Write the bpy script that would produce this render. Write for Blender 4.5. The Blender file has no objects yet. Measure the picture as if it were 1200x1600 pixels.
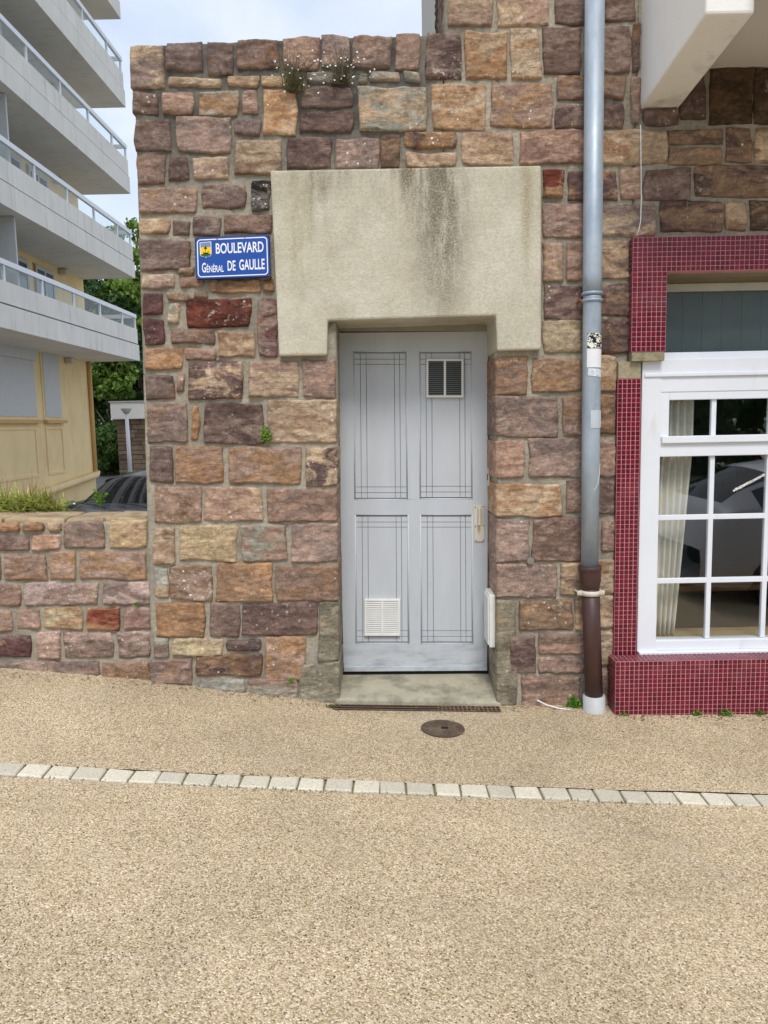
import bpy, math, random
import numpy as np
from mathutils import Vector, Matrix
random.seed(7); rng = np.random.default_rng(7)
S = bpy.context.scene
COL = S.collection
PI = math.pi
# ------------------------------------------------------------------ camera
PITCH, ROLL, CAMZ, FPX = math.radians(6.65), 0.020, 1.70, 1200.0
F = Vector((0, math.cos(PITCH), -math.sin(PITCH)))
R0 = Vector((1, 0, 0)); U0 = Vector((0, math.sin(PITCH), math.cos(PITCH)))
RR = R0*math.cos(ROLL) - U0*math.sin(ROLL); UU = R0*math.sin(ROLL) + U0*math.cos(ROLL)
cam = bpy.data.objects.new('camera', bpy.data.cameras.new('camera')); COL.objects.link(cam)
m = Matrix((RR, UU, -F)).transposed().to_4x4(); m.translation = (0, 0, CAMZ)
cam.matrix_world = m
cam.data.sensor_fit = 'VERTICAL'; cam.data.sensor_height = 36; cam.data.lens = 27.0
cam.data.clip_end = 1500; cam.data.clip_start = 0.05
S.camera = cam
# ------------------------------------------------------------------ light
SUN_EL, SUN_AZ = math.radians(54), math.radians(176)      # azimuth clockwise from +Y
w = bpy.data.worlds.new('World'); S.world = w; w.use_nodes = True
nt = w.node_tree; nt.nodes.clear()
def wn(t, **k):
    n = nt.nodes.new(t)
    for a, b in k.items(): setattr(n, a, b)
    return n
sky = wn('ShaderNodeTexSky', sky_type='NISHITA', sun_disc=False, sun_elevation=SUN_EL, sun_rotation=SUN_AZ, air_density=1.3, dust_density=2.5, ozone_density=1.5)
tc = wn('ShaderNodeTexCoord'); mp = wn('ShaderNodeMapping'); mp.inputs['Scale'].default_value = (1, 1, 2.2)
nz = wn('ShaderNodeTexNoise'); nz.inputs['Scale'].default_value = 3.4; nz.inputs['Detail'].default_value = 7; nz.inputs['Roughness'].default_value = .52; nz.inputs['Distortion'].default_value = .3
cr = wn('ShaderNodeValToRGB'); cr.color_ramp.elements[0].position = .36; cr.color_ramp.elements[0].color = (4.7, 5.45, 6.9, 1)
cr.color_ramp.elements[1].position = .68; cr.color_ramp.elements[1].color = (7.0, 7.4, 8.1, 1)
mx = wn('ShaderNodeMix', data_type='RGBA'); mx.inputs[0].default_value = .74
bg = wn('ShaderNodeBackground'); bg.inputs['Strength'].default_value = .098
wo = wn('ShaderNodeOutputWorld')
L = nt.links.new
L(tc.outputs['Generated'], mp.inputs[0]); L(mp.outputs[0], nz.inputs[0]); L(nz.outputs[0], cr.inputs[0])
L(sky.outputs[0], mx.inputs[6]); L(cr.outputs[0], mx.inputs[7]); L(mx.outputs[2], bg.inputs[0]); L(bg.outputs[0], wo.inputs[0])
sd = bpy.data.lights.new('sun', 'SUN'); sd.energy = 1.5; sd.angle = math.radians(18); sd.color = (1, .96, .90)
sun = bpy.data.objects.new('sun', sd); COL.objects.link(sun)
sdir = Vector((math.sin(SUN_AZ)*math.cos(SUN_EL), math.cos(SUN_AZ)*math.cos(SUN_EL), math.sin(SUN_EL)))
sun.rotation_euler = sdir.to_track_quat('Z', 'Y').to_euler(); sun.location = sdir*30
S.view_settings.view_transform = 'Standard'; S.view_settings.look = 'None'
S.view_settings.exposure = 0.68; S.view_settings.gamma = 1; S.view_settings.use_curve_mapping = False
S.render.engine = 'CYCLES'

# ------------------------------------------------------------------ helpers
D = 4.6                                                   # distance of the house front
def W(x, y, Y=D):                                         # point of the plane Y seen at photo coordinates (x, y)
    d = F + RR*((x-600)/FPX) + UU*(-(y-800)/FPX)
    return Vector((0, 0, CAMZ)) + d*(Y/d.y)
def PX(p):
    q = Vector(p)-Vector((0, 0, CAMZ)); c = q.dot(F)
    return 600+FPX*q.dot(RR)/c, 800-FPX*q.dot(UU)/c
def lin(r, g, b):
    f = lambda c: c/12.92 if c <= .04045 else ((c+.055)/1.055)**2.4
    return (f(r/255), f(g/255), f(b/255))
def _h(ix, iy, iz):
    n = (ix.astype(np.int64)*374761393 + iy.astype(np.int64)*668265263 + iz.astype(np.int64)*1274126177) & 0xffffffff
    n = ((n ^ (n >> 13))*1103515245) & 0xffffffff
    n = ((n ^ (n >> 16))*2654435761) & 0xffffffff
    return ((n ^ (n >> 15)) & 0xffffff)/float(0xffffff)
def vnoise(x, y, z):
    x, y, z = np.broadcast_arrays(np.asarray(x, float), np.asarray(y, float), np.asarray(z, float))
    ix, iy, iz = np.floor(x), np.floor(y), np.floor(z)
    f = [a-b for a, b in ((x, ix), (y, iy), (z, iz))]; f = [a*a*(3-2*a) for a in f]
    r = 0
    for a in (0, 1):
        for b in (0, 1):
            for c in (0, 1):
                wt = (f[0] if a else 1-f[0])*(f[1] if b else 1-f[1])*(f[2] if c else 1-f[2])
                r = r + wt*_h(ix+a, iy+b, iz+c)
    return r*2-1
def fbm(x, y, z, o=4, g=.5):
    r, a = 0, 1.0
    for i in range(o):
        r = r + a*vnoise(x*2**i+i*17.3, y*2**i, z*2**i+i*5.1); a *= g
    return r

WL = {}
def link(o, parent, loc):
    COL.objects.link(o); WL[o.name] = Vector(loc)
    if parent is not None:
        o.parent = parent; o.location = Vector(loc)-WL[parent.name]
    else: o.location = loc
    return o
def thing(name, label, cat, loc=(0, 0, 0), group=None):
    o = bpy.data.objects.new(name, None); o.empty_display_size = .2
    link(o, None, loc); tag(o, label, cat, group); return o
def tag(o, label=None, cat=None, group=None, kind=None):
    for k, v in (('label', label), ('category', cat), ('group', group), ('kind', kind)):
        if v: o[k] = v
    return o
class MB:
    def __init__(s): s.v = []; s.f = []; s.mi = []
    def add(s, vs, fs, mi=0):
        b = len(s.v); s.v += [tuple(v) for v in vs]; s.f += [tuple(b+i for i in f) for f in fs]; s.mi += [mi]*len(fs)
        return s
    def box(s, a, b, mi=0):
        x0, x1 = sorted((a[0], b[0])); y0, y1 = sorted((a[1], b[1])); z0, z1 = sorted((a[2], b[2]))
        return s.add([(x0,y0,z0),(x1,y0,z0),(x1,y1,z0),(x0,y1,z0),(x0,y0,z1),(x1,y0,z1),(x1,y1,z1),(x0,y1,z1)],
            [(0,3,2,1),(4,5,6,7),(0,1,5,4),(1,2,6,5),(2,3,7,6),(3,0,4,7)], mi)
    def hexa(s, front, back, mi=0):                        # two quads (same winding) joined
        n = len(front); vs = list(front)+list(back)
        fs = [tuple(range(n)), tuple(range(2*n-1, n-1, -1))]+[(i, i+n, (i+1) % n+n, (i+1) % n) for i in range(n)]
        return s.add(vs, fs, mi)
    def tube(s, pts, r, n=10, caps=True, mi=0):
        pts = [Vector(p) for p in pts]; rs = r if isinstance(r, (list, tuple)) else [r]*len(pts)
        vs = []; fs = []
        for i, p in enumerate(pts):
            t = (pts[min(i+1, len(pts)-1)]-pts[max(i-1, 0)]).normalized()
            a = Vector((0, 0, 1)) if abs(t.z) < .9 else Vector((1, 0, 0))
            u = t.cross(a).normalized(); v = t.cross(u)
            for k in range(n):
                an = 2*PI*k/n; vs.append(p+u*math.cos(an)*rs[i]+v*math.sin(an)*rs[i])
        for i in range(len(pts)-1):
            for k in range(n):
                fs.append((i*n+k, (i+1)*n+k, (i+1)*n+(k+1) % n, i*n+(k+1) % n))
        if caps: fs += [tuple(range(n)), tuple(range(len(pts)*n-1, (len(pts)-1)*n-1, -1))]
        return s.add(vs, fs, mi)
    def build(s, name, mat, parent=None, smooth=False, bevel=0, seg=2):
        me = bpy.data.meshes.new(name); me.from_pydata(s.v, [], s.f)
        return finish(name, me, mat, parent, smooth, bevel, seg, s.mi)
def finish(name, me, mat, parent=None, smooth=False, bevel=0, seg=2, mi=None):
    n = len(me.vertices); co = np.empty(n*3); me.vertices.foreach_get('co', co); co = co.reshape(-1, 3)
    c = (co.min(0)+co.max(0))/2; co -= c; me.vertices.foreach_set('co', co.ravel())
    for mm in (mat if isinstance(mat, (list, tuple)) else [mat]): me.materials.append(mm)
    if mi and max(mi) > 0: me.polygons.foreach_set('material_index', mi)
    if smooth: me.polygons.foreach_set('use_smooth', [True]*len(me.polygons))
    me.update()
    o = link(bpy.data.objects.new(name, me), parent, c)
    if bevel:
        b = o.modifiers.new('bevel', 'BEVEL'); b.width = bevel; b.segments = seg; b.limit_method = 'ANGLE'; b.angle_limit = .6
    return o
def grid_mesh(V):                                          # V: (ny, nx, 3) -> faces
    ny, nx = V.shape[:2]; idx = np.arange(ny*nx).reshape(ny, nx)
    return np.stack([idx[:-1, :-1], idx[:-1, 1:], idx[1:, 1:], idx[1:, :-1]], -1).reshape(-1, 4)

# ------------------------------------------------------------------ materials
class M:
    def __init__(s, name):
        s.m = bpy.data.materials.new(name); s.m.use_nodes = True; s.t = s.m.node_tree
        s.b = s.t.nodes['Principled BSDF']; s._pos = None
    def n(s, t, **k):
        o = s.t.nodes.new(t)
        for a, b in k.items(): setattr(o, a, b)
        return o
    def l(s, a, b): s.t.links.new(a, b); return s
    def set(s, i, v):
        if hasattr(v, 'links'): s.l(v, i)
        elif isinstance(v, (tuple, list)) and len(v) == 3 and i.type == 'RGBA': i.default_value = (*v, 1)
        else: i.default_value = v
    def pos(s, scale=(1, 1, 1), rand=False):
        g = s.n('ShaderNodeNewGeometry'); o = g.outputs['Position']
        if rand:
            oi = s.n('ShaderNodeObjectInfo'); v = s.n('ShaderNodeVectorMath', operation='MULTIPLY_ADD')
            s.l(oi.outputs['Random'], v.inputs[0]); v.inputs[1].default_value = (53, 71, 37); s.l(o, v.inputs[2]); o = v.outputs[0]
        v = s.n('ShaderNodeVectorMath', operation='MULTIPLY'); s.l(o, v.inputs[0]); v.inputs[1].default_value = scale
        return v.outputs[0]
    def noise(s, vec, scale, detail=4, rough=.55, dist=0):
        n = s.n('ShaderNodeTexNoise'); s.l(vec, n.inputs['Vector'])
        for k, v in (('Scale', scale), ('Detail', detail), ('Roughness', rough), ('Distortion', dist)): n.inputs[k].default_value = v
        return n.outputs[0]
    def vor(s, vec, scale, feature='F1', out='Distance', rnd=1):
        n = s.n('ShaderNodeTexVoronoi', feature=feature); s.l(vec, n.inputs['Vector']); n.inputs['Scale'].default_value = scale; n.inputs['Randomness'].default_value = rnd
        return n.outputs[out]
    def mr(s, v, a, b, c=0, d=1):
        n = s.n('ShaderNodeMapRange'); s.set(n.inputs[0], v)
        for i, x in enumerate((a, b, c, d)): s.set(n.inputs[i+1], x)
        return n.outputs[0]
    def math(s, op, a, b=0.):
        n = s.n('ShaderNodeMath', operation=op); s.set(n.inputs[0], a); s.set(n.inputs[1], b); return n.outputs[0]
    def mix(s, f, a, b, blend='MIX'):
        n = s.n('ShaderNodeMix', data_type='RGBA', blend_type=blend); s.set(n.inputs[0], f); s.set(n.inputs[6], a); s.set(n.inputs[7], b); return n.outputs[2]
    def val(s, c, f):                                      # colour times factor
        n = s.n('ShaderNodeVectorMath', operation='SCALE'); s.set(n.inputs[0], c); s.set(n.inputs['Scale'], f); return n.outputs[0]
    def bump(s, h, dist, strength=1, prev=None):
        n = s.n('ShaderNodeBump'); s.l(h, n.inputs['Height']); n.inputs['Distance'].default_value = dist; n.inputs['Strength'].default_value = strength
        if prev is not None: s.l(prev, n.inputs['Normal'])
        s.l(n.outputs[0], s.b.inputs['Normal']); return n.outputs[0]
    def out(s, col, rough=.8, spec=.3, metal=0):
        s.set(s.b.inputs['Base Color'], col); s.set(s.b.inputs['Roughness'], rough)
        s.b.inputs['Specular IOR Level'].default_value = spec; s.b.inputs['Metallic'].default_value = metal
        return s.m
def plain(name, rgb, rough=.6, var=.12, scale=9, spec=.3, metal=0, bump=0, bscale=60, dirt=None, stretch=(1, 1, 1), rnd=0):
    k = M(name); p = k.pos(stretch); n = k.noise(p, scale, 5, .6)
    c = k.val(rgb, k.mr(n, .3, .7, 1-var, 1+var))
    if rnd: oi = k.n('ShaderNodeObjectInfo'); c = k.val(c, k.mr(oi.outputs['Random'], 0, 1, 1-rnd, 1+rnd*.5))
    if dirt: c = k.mix(k.mr(k.noise(p, dirt[1], 6, .65), dirt[2], dirt[2]+.15, 0, dirt[3]), c, dirt[0])
    if bump: k.bump(k.noise(k.pos(), bscale, 4, .6), bump)
    return k.out(c, rough, spec, metal)

def stone_mat():
    k = M('stone')
    oi = k.n('ShaderNodeObjectInfo'); at = k.n('ShaderNodeAttribute', attribute_type='OBJECT', attribute_name='tint')
    li = k.n('ShaderNodeAttribute', attribute_type='OBJECT', attribute_name='lichen')
    p = k.pos((1, 1, 1.5), True); q = k.pos((1, 1, 1), True)
    n1 = k.noise(k.pos((1, 1, 2.4), True), 3.6, 6, .6, 1.0); n2 = k.noise(q, 34, 8, .72, .3); n3 = k.noise(k.pos((1, 1, 7), True), 9, 6, .65, .8)
    c = k.mix(k.mr(n1, .44, .55), oi.outputs['Color'], at.outputs['Color'])
    c = k.val(c, k.mr(n2, .28, .72, .66, 1.36))
    c = k.val(c, k.mr(n3, .3, .7, .80, 1.22))
    c = k.mix(k.mr(k.noise(q, 4.3, 6, .66, .6), .58, .72, 0, .42), c, lin(172, 126, 82))      # ochre iron staining
    c = k.mix(k.mr(k.noise(q, 5, 7, .72, .5), .60, .70, 0, .5), c, lin(84, 72, 68))          # dark weathering
    c = k.mix(k.mr(k.noise(k.pos((1, 1, 2), True), 6.5, 7, .72, .5), .60, .70, 0, .5), c, lin(206, 184, 164))   # pale bloom
    gr = k.n('ShaderNodeTexVoronoi'); k.l(q, gr.inputs['Vector']); gr.inputs['Scale'].default_value = 300
    c = k.val(c, k.mr(gr.outputs['Color'], 0, 1, .80, 1.22))
    vl = k.n('ShaderNodeTexVoronoi'); k.l(q, vl.inputs['Vector']); vl.inputs['Scale'].default_value = 30
    sc = k.n('ShaderNodeSeparateColor'); k.l(vl.outputs['Color'], sc.inputs[0])
    rad = k.math('ADD', k.math('MULTIPLY', sc.outputs[1], .16), .06)
    spot = k.math('MULTIPLY', k.mr(k.math('SUBTRACT', k.math('ADD', vl.outputs['Distance'], k.mr(n2, 0, 1, -.08, .08)), rad), .03, -.03), k.mr(sc.outputs[0], .60, .62))
    spot = k.math('MULTIPLY', spot, k.mr(k.noise(q, 4, 3, .6), .44, .54))
    spot = k.math('MULTIPLY', spot, k.mr(li.outputs['Fac'], 0, .6))
    wp = k.math('MULTIPLY', k.mr(k.noise(q, 30, 8, .78), .55, .62), k.mr(k.noise(q, 6.5, 4, .5), .48, .58))
    c = k.mix(k.math('MULTIPLY', wp, k.math('MULTIPLY', li.outputs['Fac'], .85)), c, lin(212, 202, 186))
    c = k.mix(spot, c, lin(232, 228, 218))
    h = k.math('ADD', k.noise(k.pos((1, 1, 2.6), True), 13, 9, .70, .8), k.math('MULTIPLY', k.noise(q, 90, 5, .7), .22))
    b1 = k.bump(h, .018, .9)
    cr_ = k.mr(k.math('ABSOLUTE', k.math('SUBTRACT', k.noise(p, 5, 9, .72, .6), .5)), 0, .03)
    k.bump(cr_, .006, .6, b1)
    return k.out(c, .92, .15)
def mortar_mat():
    k = M('mortar'); p = k.pos()
    c = k.mix(k.mr(k.noise(p, 2.2, 5, .6), .38, .62), lin(186, 178, 160), lin(152, 146, 132))
    c = k.val(c, k.mr(k.noise(p, 40, 6, .7), .3, .7, .75, 1.2))
    z = k.n('ShaderNodeSeparateXYZ'); k.l(p, z.inputs[0])
    up = k.math('MULTIPLY', k.mr(z.outputs[2], 2.9, 3.45), k.mr(z.outputs[0], .5, .2))       # weathered algae towards the coping
    c = k.mix(k.math('MULTIPLY', up, k.mr(k.noise(p, 6, 5, .6), .3, .6, .45, .95)), c, lin(84, 82, 80))
    c = k.mix(k.mr(k.noise(p, 9, 7, .7), .56, .68, 0, .45), c, lin(112, 106, 96))
    k.bump(k.noise(p, 60, 7, .75), .016, .9)
    return k.out(c, .95, .1)
def concrete_lintel():
    k = M('lintel_render'); p = k.pos(); s = k.n('ShaderNodeSeparateXYZ'); k.l(p, s.inputs[0])
    c = k.mix(k.mr(k.noise(p, 3, 5, .6), .36, .64), lin(203, 198, 180), lin(184, 178, 158))
    c = k.val(c, k.mr(k.noise(p, 55, 5, .7), .3, .7, .85, 1.12))
    def band(x0, wd, z0, z1, lo, hi, col, amt, c):
        ps = k.pos((1, 1, .22))
        f = k.math('MULTIPLY', k.mr(k.math('ABSOLUTE', k.math('SUBTRACT', s.outputs[0], x0)), wd, wd*.15), k.mr(s.outputs[2], z0, z1))
        f = k.math('MULTIPLY', f, k.mr(k.noise(ps, 11, 6, .7), lo, hi, 0, 1))
        f = k.math('MULTIPLY', f, k.mr(k.noise(p, 130, 4, .7), .30, .62, .15, 1))
        return k.mix(k.mr(k.math('MULTIPLY', f, amt), .04, .75, 0, .78), c, col)
    X = lambda x: W(x, 380).x
    c = band(X(690), .22, W(690, 540).z, W(690, 380).z, .28, .52, lin(84, 76, 58), 1.0, c)
    c = band(X(640), .16, W(690, 400).z, W(690, 280).z, .36, .60, lin(104, 86, 58), .85, c)
    c = band(X(495), .16, W(690, 400).z, W(690, 285).z, .36, .62, lin(110, 100, 82), .8, c)
    c = band(X(470), .12, W(690, 540).z, W(690, 400).z, .36, .66, lin(150, 142, 96), .7, c)
    c = band(X(820), .05, W(690, 480).z, W(690, 350).z, .30, .50, lin(142, 124, 84), .7, c)
    c = band(X(600), .75, W(690, 330).z, W(690, 262).z, .44, .66, lin(86, 82, 72), .8, c)
    k.bump(k.noise(p, 90, 5, .7), .008, .8)
    return k.out(c, .93, .15)
def aggregate_mat(name, tone=1.0):
    k = M(name); p = k.pos()
    v = k.n('ShaderNodeTexVoronoi'); k.l(p, v.inputs['Vector']); v.inputs['Scale'].default_value = 185
    sx = k.n('ShaderNodeSeparateColor'); k.l(v.outputs['Color'], sx.inputs[0])
    r = k.n('ShaderNodeValToRGB'); k.l(sx.outputs[0], r.inputs[0]); e = r.color_ramp.elements
    e[0].position = 0; e[0].color = (*lin(140, 120, 92), 1); e[1].position = 1; e[1].color = (*lin(240, 224, 200), 1)
    for ps, cc in ((.14, (164, 143, 112)), (.5, (197, 177, 144)), (.85, (214, 197, 165))):
        x = e.new(ps); x.color = (*lin(*cc), 1)
    c = k.val(r.outputs[0], tone)
    c = k.mix(k.mr(sx.outputs[1], .968, .975), c, lin(92, 84, 76))
    c = k.val(c, k.mr(k.noise(p, .9, 7, .62, .4), .3, .7, .80, 1.14)); c = k.mix(k.mr(k.noise(k.pos((.7, 1.4, 1)), 1.3, 7, .7, .4), .56, .70, 0, .35), c, lin(186, 176, 160)); c = k.mix(k.mr(k.noise(p, 2.2, 8, .7), .60, .74, 0, .22), c, lin(138, 120, 94))
    c = k.mix(k.mr(k.noise(p, 2.3, 5, .65), .52, .72, 0, .35), c, lin(176, 160, 132))
    c = k.val(c, k.mr(k.vor(p, 185, 'DISTANCE_TO_EDGE'), 0, .10, .74, 1))
    h = k.math('MULTIPLY', v.outputs['Distance'], -1)
    k.bump(h, .0032, .8)
    return k.out(c, .9, .15)
def tile_mat():
    k = M('mosaic_tile'); g = k.n('ShaderNodeNewGeometry'); r = g.outputs['Random Per Island']
    c = k.mix(r, lin(84, 8, 28), lin(112, 18, 42))
    c = k.val(c, k.mr(k.noise(k.pos(), 7, 4), .3, .7, .85, 1.15))
    c = k.mix(k.mr(k.noise(k.pos(), 3, 6, .7), .55, .75, 0, .25), c, lin(170, 120, 120))
    return k.out(c, .26, .5)
def leaf_mat(name, a, b, c3=None, tr=.25):
    k = M(name); g = k.n('ShaderNodeNewGeometry'); r = g.outputs['Random Per Island']
    c = k.mix(r, a, b); c = k.mix(k.mr(k.noise(k.pos(), 1.3, 3), .45, .65), c, c3 or b)
    k.out(c, .55, .3)
    t = k.n('ShaderNodeBsdfTranslucent'); k.l(c, t.inputs[0]); mxs = k.n('ShaderNodeMixShader'); mxs.inputs[0].default_value = tr
    o = k.t.nodes['Material Output']; k.l(k.b.outputs[0], mxs.inputs[1]); k.l(t.outputs[0], mxs.inputs[2]); k.l(mxs.outputs[0], o.inputs[0])
    return k.m
def glass_mat(name, tint=(.9, .95, .93), ior=1.5, rough=.0):
    k = M(name); f = k.n('ShaderNodeFresnel'); f.inputs[0].default_value = ior
    t = k.n('ShaderNodeBsdfTransparent'); t.inputs[0].default_value = (*tint, 1); g = k.n('ShaderNodeBsdfGlossy'); g.inputs['Roughness'].default_value = rough
    x = k.n('ShaderNodeMixShader'); gg = k.n('ShaderNodeNewGeometry'); k.l(k.math('MULTIPLY', f.outputs[0], k.math('SUBTRACT', 1., gg.outputs['Backfacing'])), x.inputs[0]); k.l(t.outputs[0], x.inputs[1]); k.l(g.outputs[0], x.inputs[2])
    k.l(x.outputs[0], k.t.nodes['Material Output'].inputs[0]); return k.m
def door_mat():
    k = M('door_paint'); p = k.pos(); s = k.n('ShaderNodeSeparateXYZ'); k.l(p, s.inputs[0])
    c = k.val(lin(186, 192, 198), k.mr(k.noise(k.pos((1, 1, .25)), 6, 5, .6), .3, .7, .94, 1.06))
    f = k.math('MULTIPLY', k.mr(s.outputs[2], .34, .10), k.mr(k.noise(k.pos((.6, 1, 2.5)), 9, 7, .75), .46, .70, 0, .6))
    c = k.mix(f, c, lin(110, 108, 108))
    c = k.mix(k.mr(k.noise(k.pos((1, 1, .2)), 26, 5, .7), .62, .76, 0, .3), c, lin(120, 120, 120))
    k.bump(k.noise(k.pos((1, 1, .2)), 30, 4), .0015, .6)
    return k.out(c, .5, .35)
def parapet_mat():
    k = M('balcony_paint'); p = k.pos()
    c = k.val(lin(224, 221, 214), k.mr(k.noise(p, 1.2, 5), .3, .7, .93, 1.05))
    f = k.mr(k.noise(k.pos((1, 2.2, .25)), 2.4, 6, .7), .52, .74, 0, .4)
    return k.out(k.mix(f, c, lin(150, 147, 138)), .8, .2)
def zinc_mat():
    k = M('zinc'); p = k.pos((1, 1, .5))
    c = k.mix(k.mr(k.noise(p, 6, 6, .65, .6), .36, .66), lin(146, 160, 174), lin(172, 183, 192))
    c = k.mix(k.mr(k.noise(k.pos((1, 1, .3)), 30, 5, .7), .64, .74, 0, .55), c, lin(190, 196, 200))
    k.bump(k.noise(k.pos((1, 1, .7)), 8, 3), .006, .5)
    return k.out(c, k.mr(k.noise(p, 12, 4), .3, .7, .42, .62), .5, .3)
MS, MM, ML, MT = stone_mat(), mortar_mat(), concrete_lintel(), tile_mat()
AG1, AG2 = aggregate_mat('pavement_aggregate', .96), aggregate_mat('road_aggregate', 1.0)
DOOR = door_mat(); PAR = parapet_mat(); ZN = zinc_mat()
GROUT = plain('tile_grout', lin(200, 138, 142), .9, .15, 20)
PVC = plain('white_upvc', lin(222, 226, 232), .35, .03, 3, dirt=(lin(186, 182, 172), 7, .58, .35), stretch=(1, 1, .4))
WHITE = plain('white_render', lin(232, 231, 227), .85, .04, 2, bump=.002, bscale=40, dirt=(lin(150, 145, 136), 5, .58, .5), stretch=(1, 1, .5))
SOFF = plain('soffit_render', lin(205, 202, 196), .9, .05, 2)
CONC = plain('concrete', lin(158, 148, 122), .95, .18, 7, bump=.010, bscale=35, dirt=(lin(92, 88, 74), 7, .52, .7))
STEP = plain('step_concrete', lin(168, 162, 142), .92, .16, 6, bump=.006, bscale=70, dirt=(lin(104, 102, 90), 5, .47, .65))
CREAM = plain('cream_metal', lin(205, 198, 184), .45, .05)
WHMET = plain('white_metal', lin(222, 222, 218), .45, .06, 14)
DARK = plain('dark_gap', lin(28, 30, 30), .9, .1)
IRON = plain('brown_iron', lin(68, 44, 40), .5, .2, 9, spec=.5, bump=.001, bscale=30, stretch=(1, 1, .5))
PVCG = plain('grey_pvc', lin(176, 178, 178), .5, .08)
RUST = plain('rust', lin(128, 74, 48), .9, .3, 40)
MANH = plain('manhole_iron', lin(96, 82, 70), .7, .2, 18, metal=.3, dirt=(lin(140, 120, 96), 14, .5, .6))
YEL = plain('yellow_render', lin(240, 214, 162), .9, .05, 1.2, dirt=(lin(214, 184, 130), 1.5, .5, .35), stretch=(1, 1, .6))
YEL2 = plain('ochre_render', lin(206, 168, 112), .9, .05, 1.2)
RAIL = plain('white_rail', lin(228, 231, 236), .45, .03)
SHUT = plain('roller_shutter', lin(204, 204, 202), .6, .04)
GLB = glass_mat('balcony_glass', (.95, .985, .98), 1.5)
GLW = glass_mat('window_glass', (.95, .97, .965), 2.5)
GLC = glass_mat('car_glass', (.2, .24, .24), 2.0)
WGLASS = plain('far_window_glass', (.05, .07, .09), .12, .1, 1, spec=.8)
TWIG = plain('bark', lin(92, 80, 66), .9, .25, 6, bump=.02, bscale=12)

# ------------------------------------------------------------------ ground
WB = [(0, 1044), (100, 1052), (235, 1064), (330, 1075), (460, 1089), (530, 1099), (780, 1101), (915, 1101), (1200, 1098)]
wx = [W(x, y).x for x, y in WB]; wz = [W(x, y).z for x, y in WB]
YS = 3.48
SB = [(0, 1202), (200, 1213), (400, 1222), (600, 1230), (800, 1238), (1000, 1246), (1200, 1252)]
sx_ = [W(x, y, YS).x for x, y in SB]; sz_ = [W(x, y, YS).z for x, y in SB]
def ext(x, xs, zs, sl, sr):
    x = np.asarray(x, float); r = np.interp(x, xs, zs)
    r = r+np.where(x < xs[0], (np.maximum(x, -7)-xs[0])*sl, 0)+np.where(x > xs[-1], (np.minimum(x, 7)-xs[-1])*sr, 0)
    return r
def gz(x, y):
    zw = ext(x, wx, wz, -.075, -.045); zs = ext(x, sx_, sz_, -.055, -.02)
    t = (np.asarray(y, float)-YS)/(D-YS)
    return np.where(t > 0, zs+(zw-zs)*t, zs+(.012*(np.asarray(y, float)-YS)))
def sheet(name, xs, ys, mat, dz=0, par=None):
    X, Y = np.meshgrid(xs, ys); V = np.stack([X, Y, gz(X, Y)+dz+.004*fbm(X*1.7, Y*1.7, 0*X, 3)], -1)
    me = bpy.data.meshes.new(name); me.from_pydata(V.reshape(-1, 3).tolist(), [], grid_mesh(V).tolist())
    return finish(name, me, mat, par, True)
xs = np.concatenate([np.linspace(-40, -3.2, 30), np.linspace(-3, 3, 61), np.linspace(3.3, 40, 30)])
SW = .062
pav = tag(sheet('pavement', xs, np.concatenate([[YS+SW], np.linspace(YS+.12, D+.16, 12)]), AG1), kind='structure')
road = tag(sheet('road', xs, np.concatenate([np.linspace(-60, -3, 14), np.linspace(-2, YS-SW, 30)]), AG2), kind='structure')
bed = tag(sheet('joint_bed', xs, np.array([YS-SW, YS, YS+SW]), plain('joint_sand', lin(126, 118, 84), .95, .3, 40, dirt=(lin(84, 98, 48), 12, .52, .7)), dz=-.006), kind='structure')
SETT = plain('granite_sett', lin(212, 205, 186), .85, .16, 120, bump=.006, bscale=90, dirt=(lin(128, 118, 100), 110, .54, .6), rnd=.18)
xx = -4.2; k = 0
while xx < 4.2:
    ln = .122+random.uniform(-.008, .008); hw = SW-.008
    n = 5; mb = MB(); vs = []; j = [random.uniform(-.004, .004) for _ in range(8)]
    c0 = [(xx+j[0], YS-hw+j[1]), (xx+ln+j[2], YS-hw+j[3]), (xx+ln+j[4], YS+hw+j[5]), (xx+j[6], YS+hw+j[7])]
    ins = .007
    for ring, (dz, f) in enumerate(((-.05, 1.0), (.001, 1.0), (.006, .90))):
        cx = sum(p[0] for p in c0)/4; cy = sum(p[1] for p in c0)/4
        for p in c0:
            q = (cx+(p[0]-cx)*f, cy+(p[1]-cy)*f); vs.append((q[0], q[1], float(gz(q[0], q[1]))+dz+random.uniform(-.0025, .0025)))
    fs = [(8, 9, 10, 11)]+[(r*4+i, r*4+(i+1) % 4, r*4+4+(i+1) % 4, r*4+4+i) for r in (0, 1) for i in range(4)]
    mb.add(vs, fs); mb.build('sett', SETT, pav, bevel=.003)
    xx += ln+.0085; k += 1
gb = MB(); gb.add([(-600, -600, -2.0), (600, -600, -2.0), (600, 600, -2.0), (-600, 600, -2.0)], [(0, 1, 2, 3)])
tag(gb.build('ground', plain('far_ground', lin(120, 125, 90), .95, .2, .05)), kind='structure')
cy = MB(); ZC = -.48
V = [(-45, 5.0, ZC), (40, 5.0, ZC), (40, 60, ZC), (-45, 60, ZC)]; cy.add(V, [(0, 1, 2, 3)])
tag(cy.build('courtyard', plain('tarmac', lin(120, 118, 114), .9, .12, 2, bump=.004, bscale=80)), kind='structure')

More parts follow.
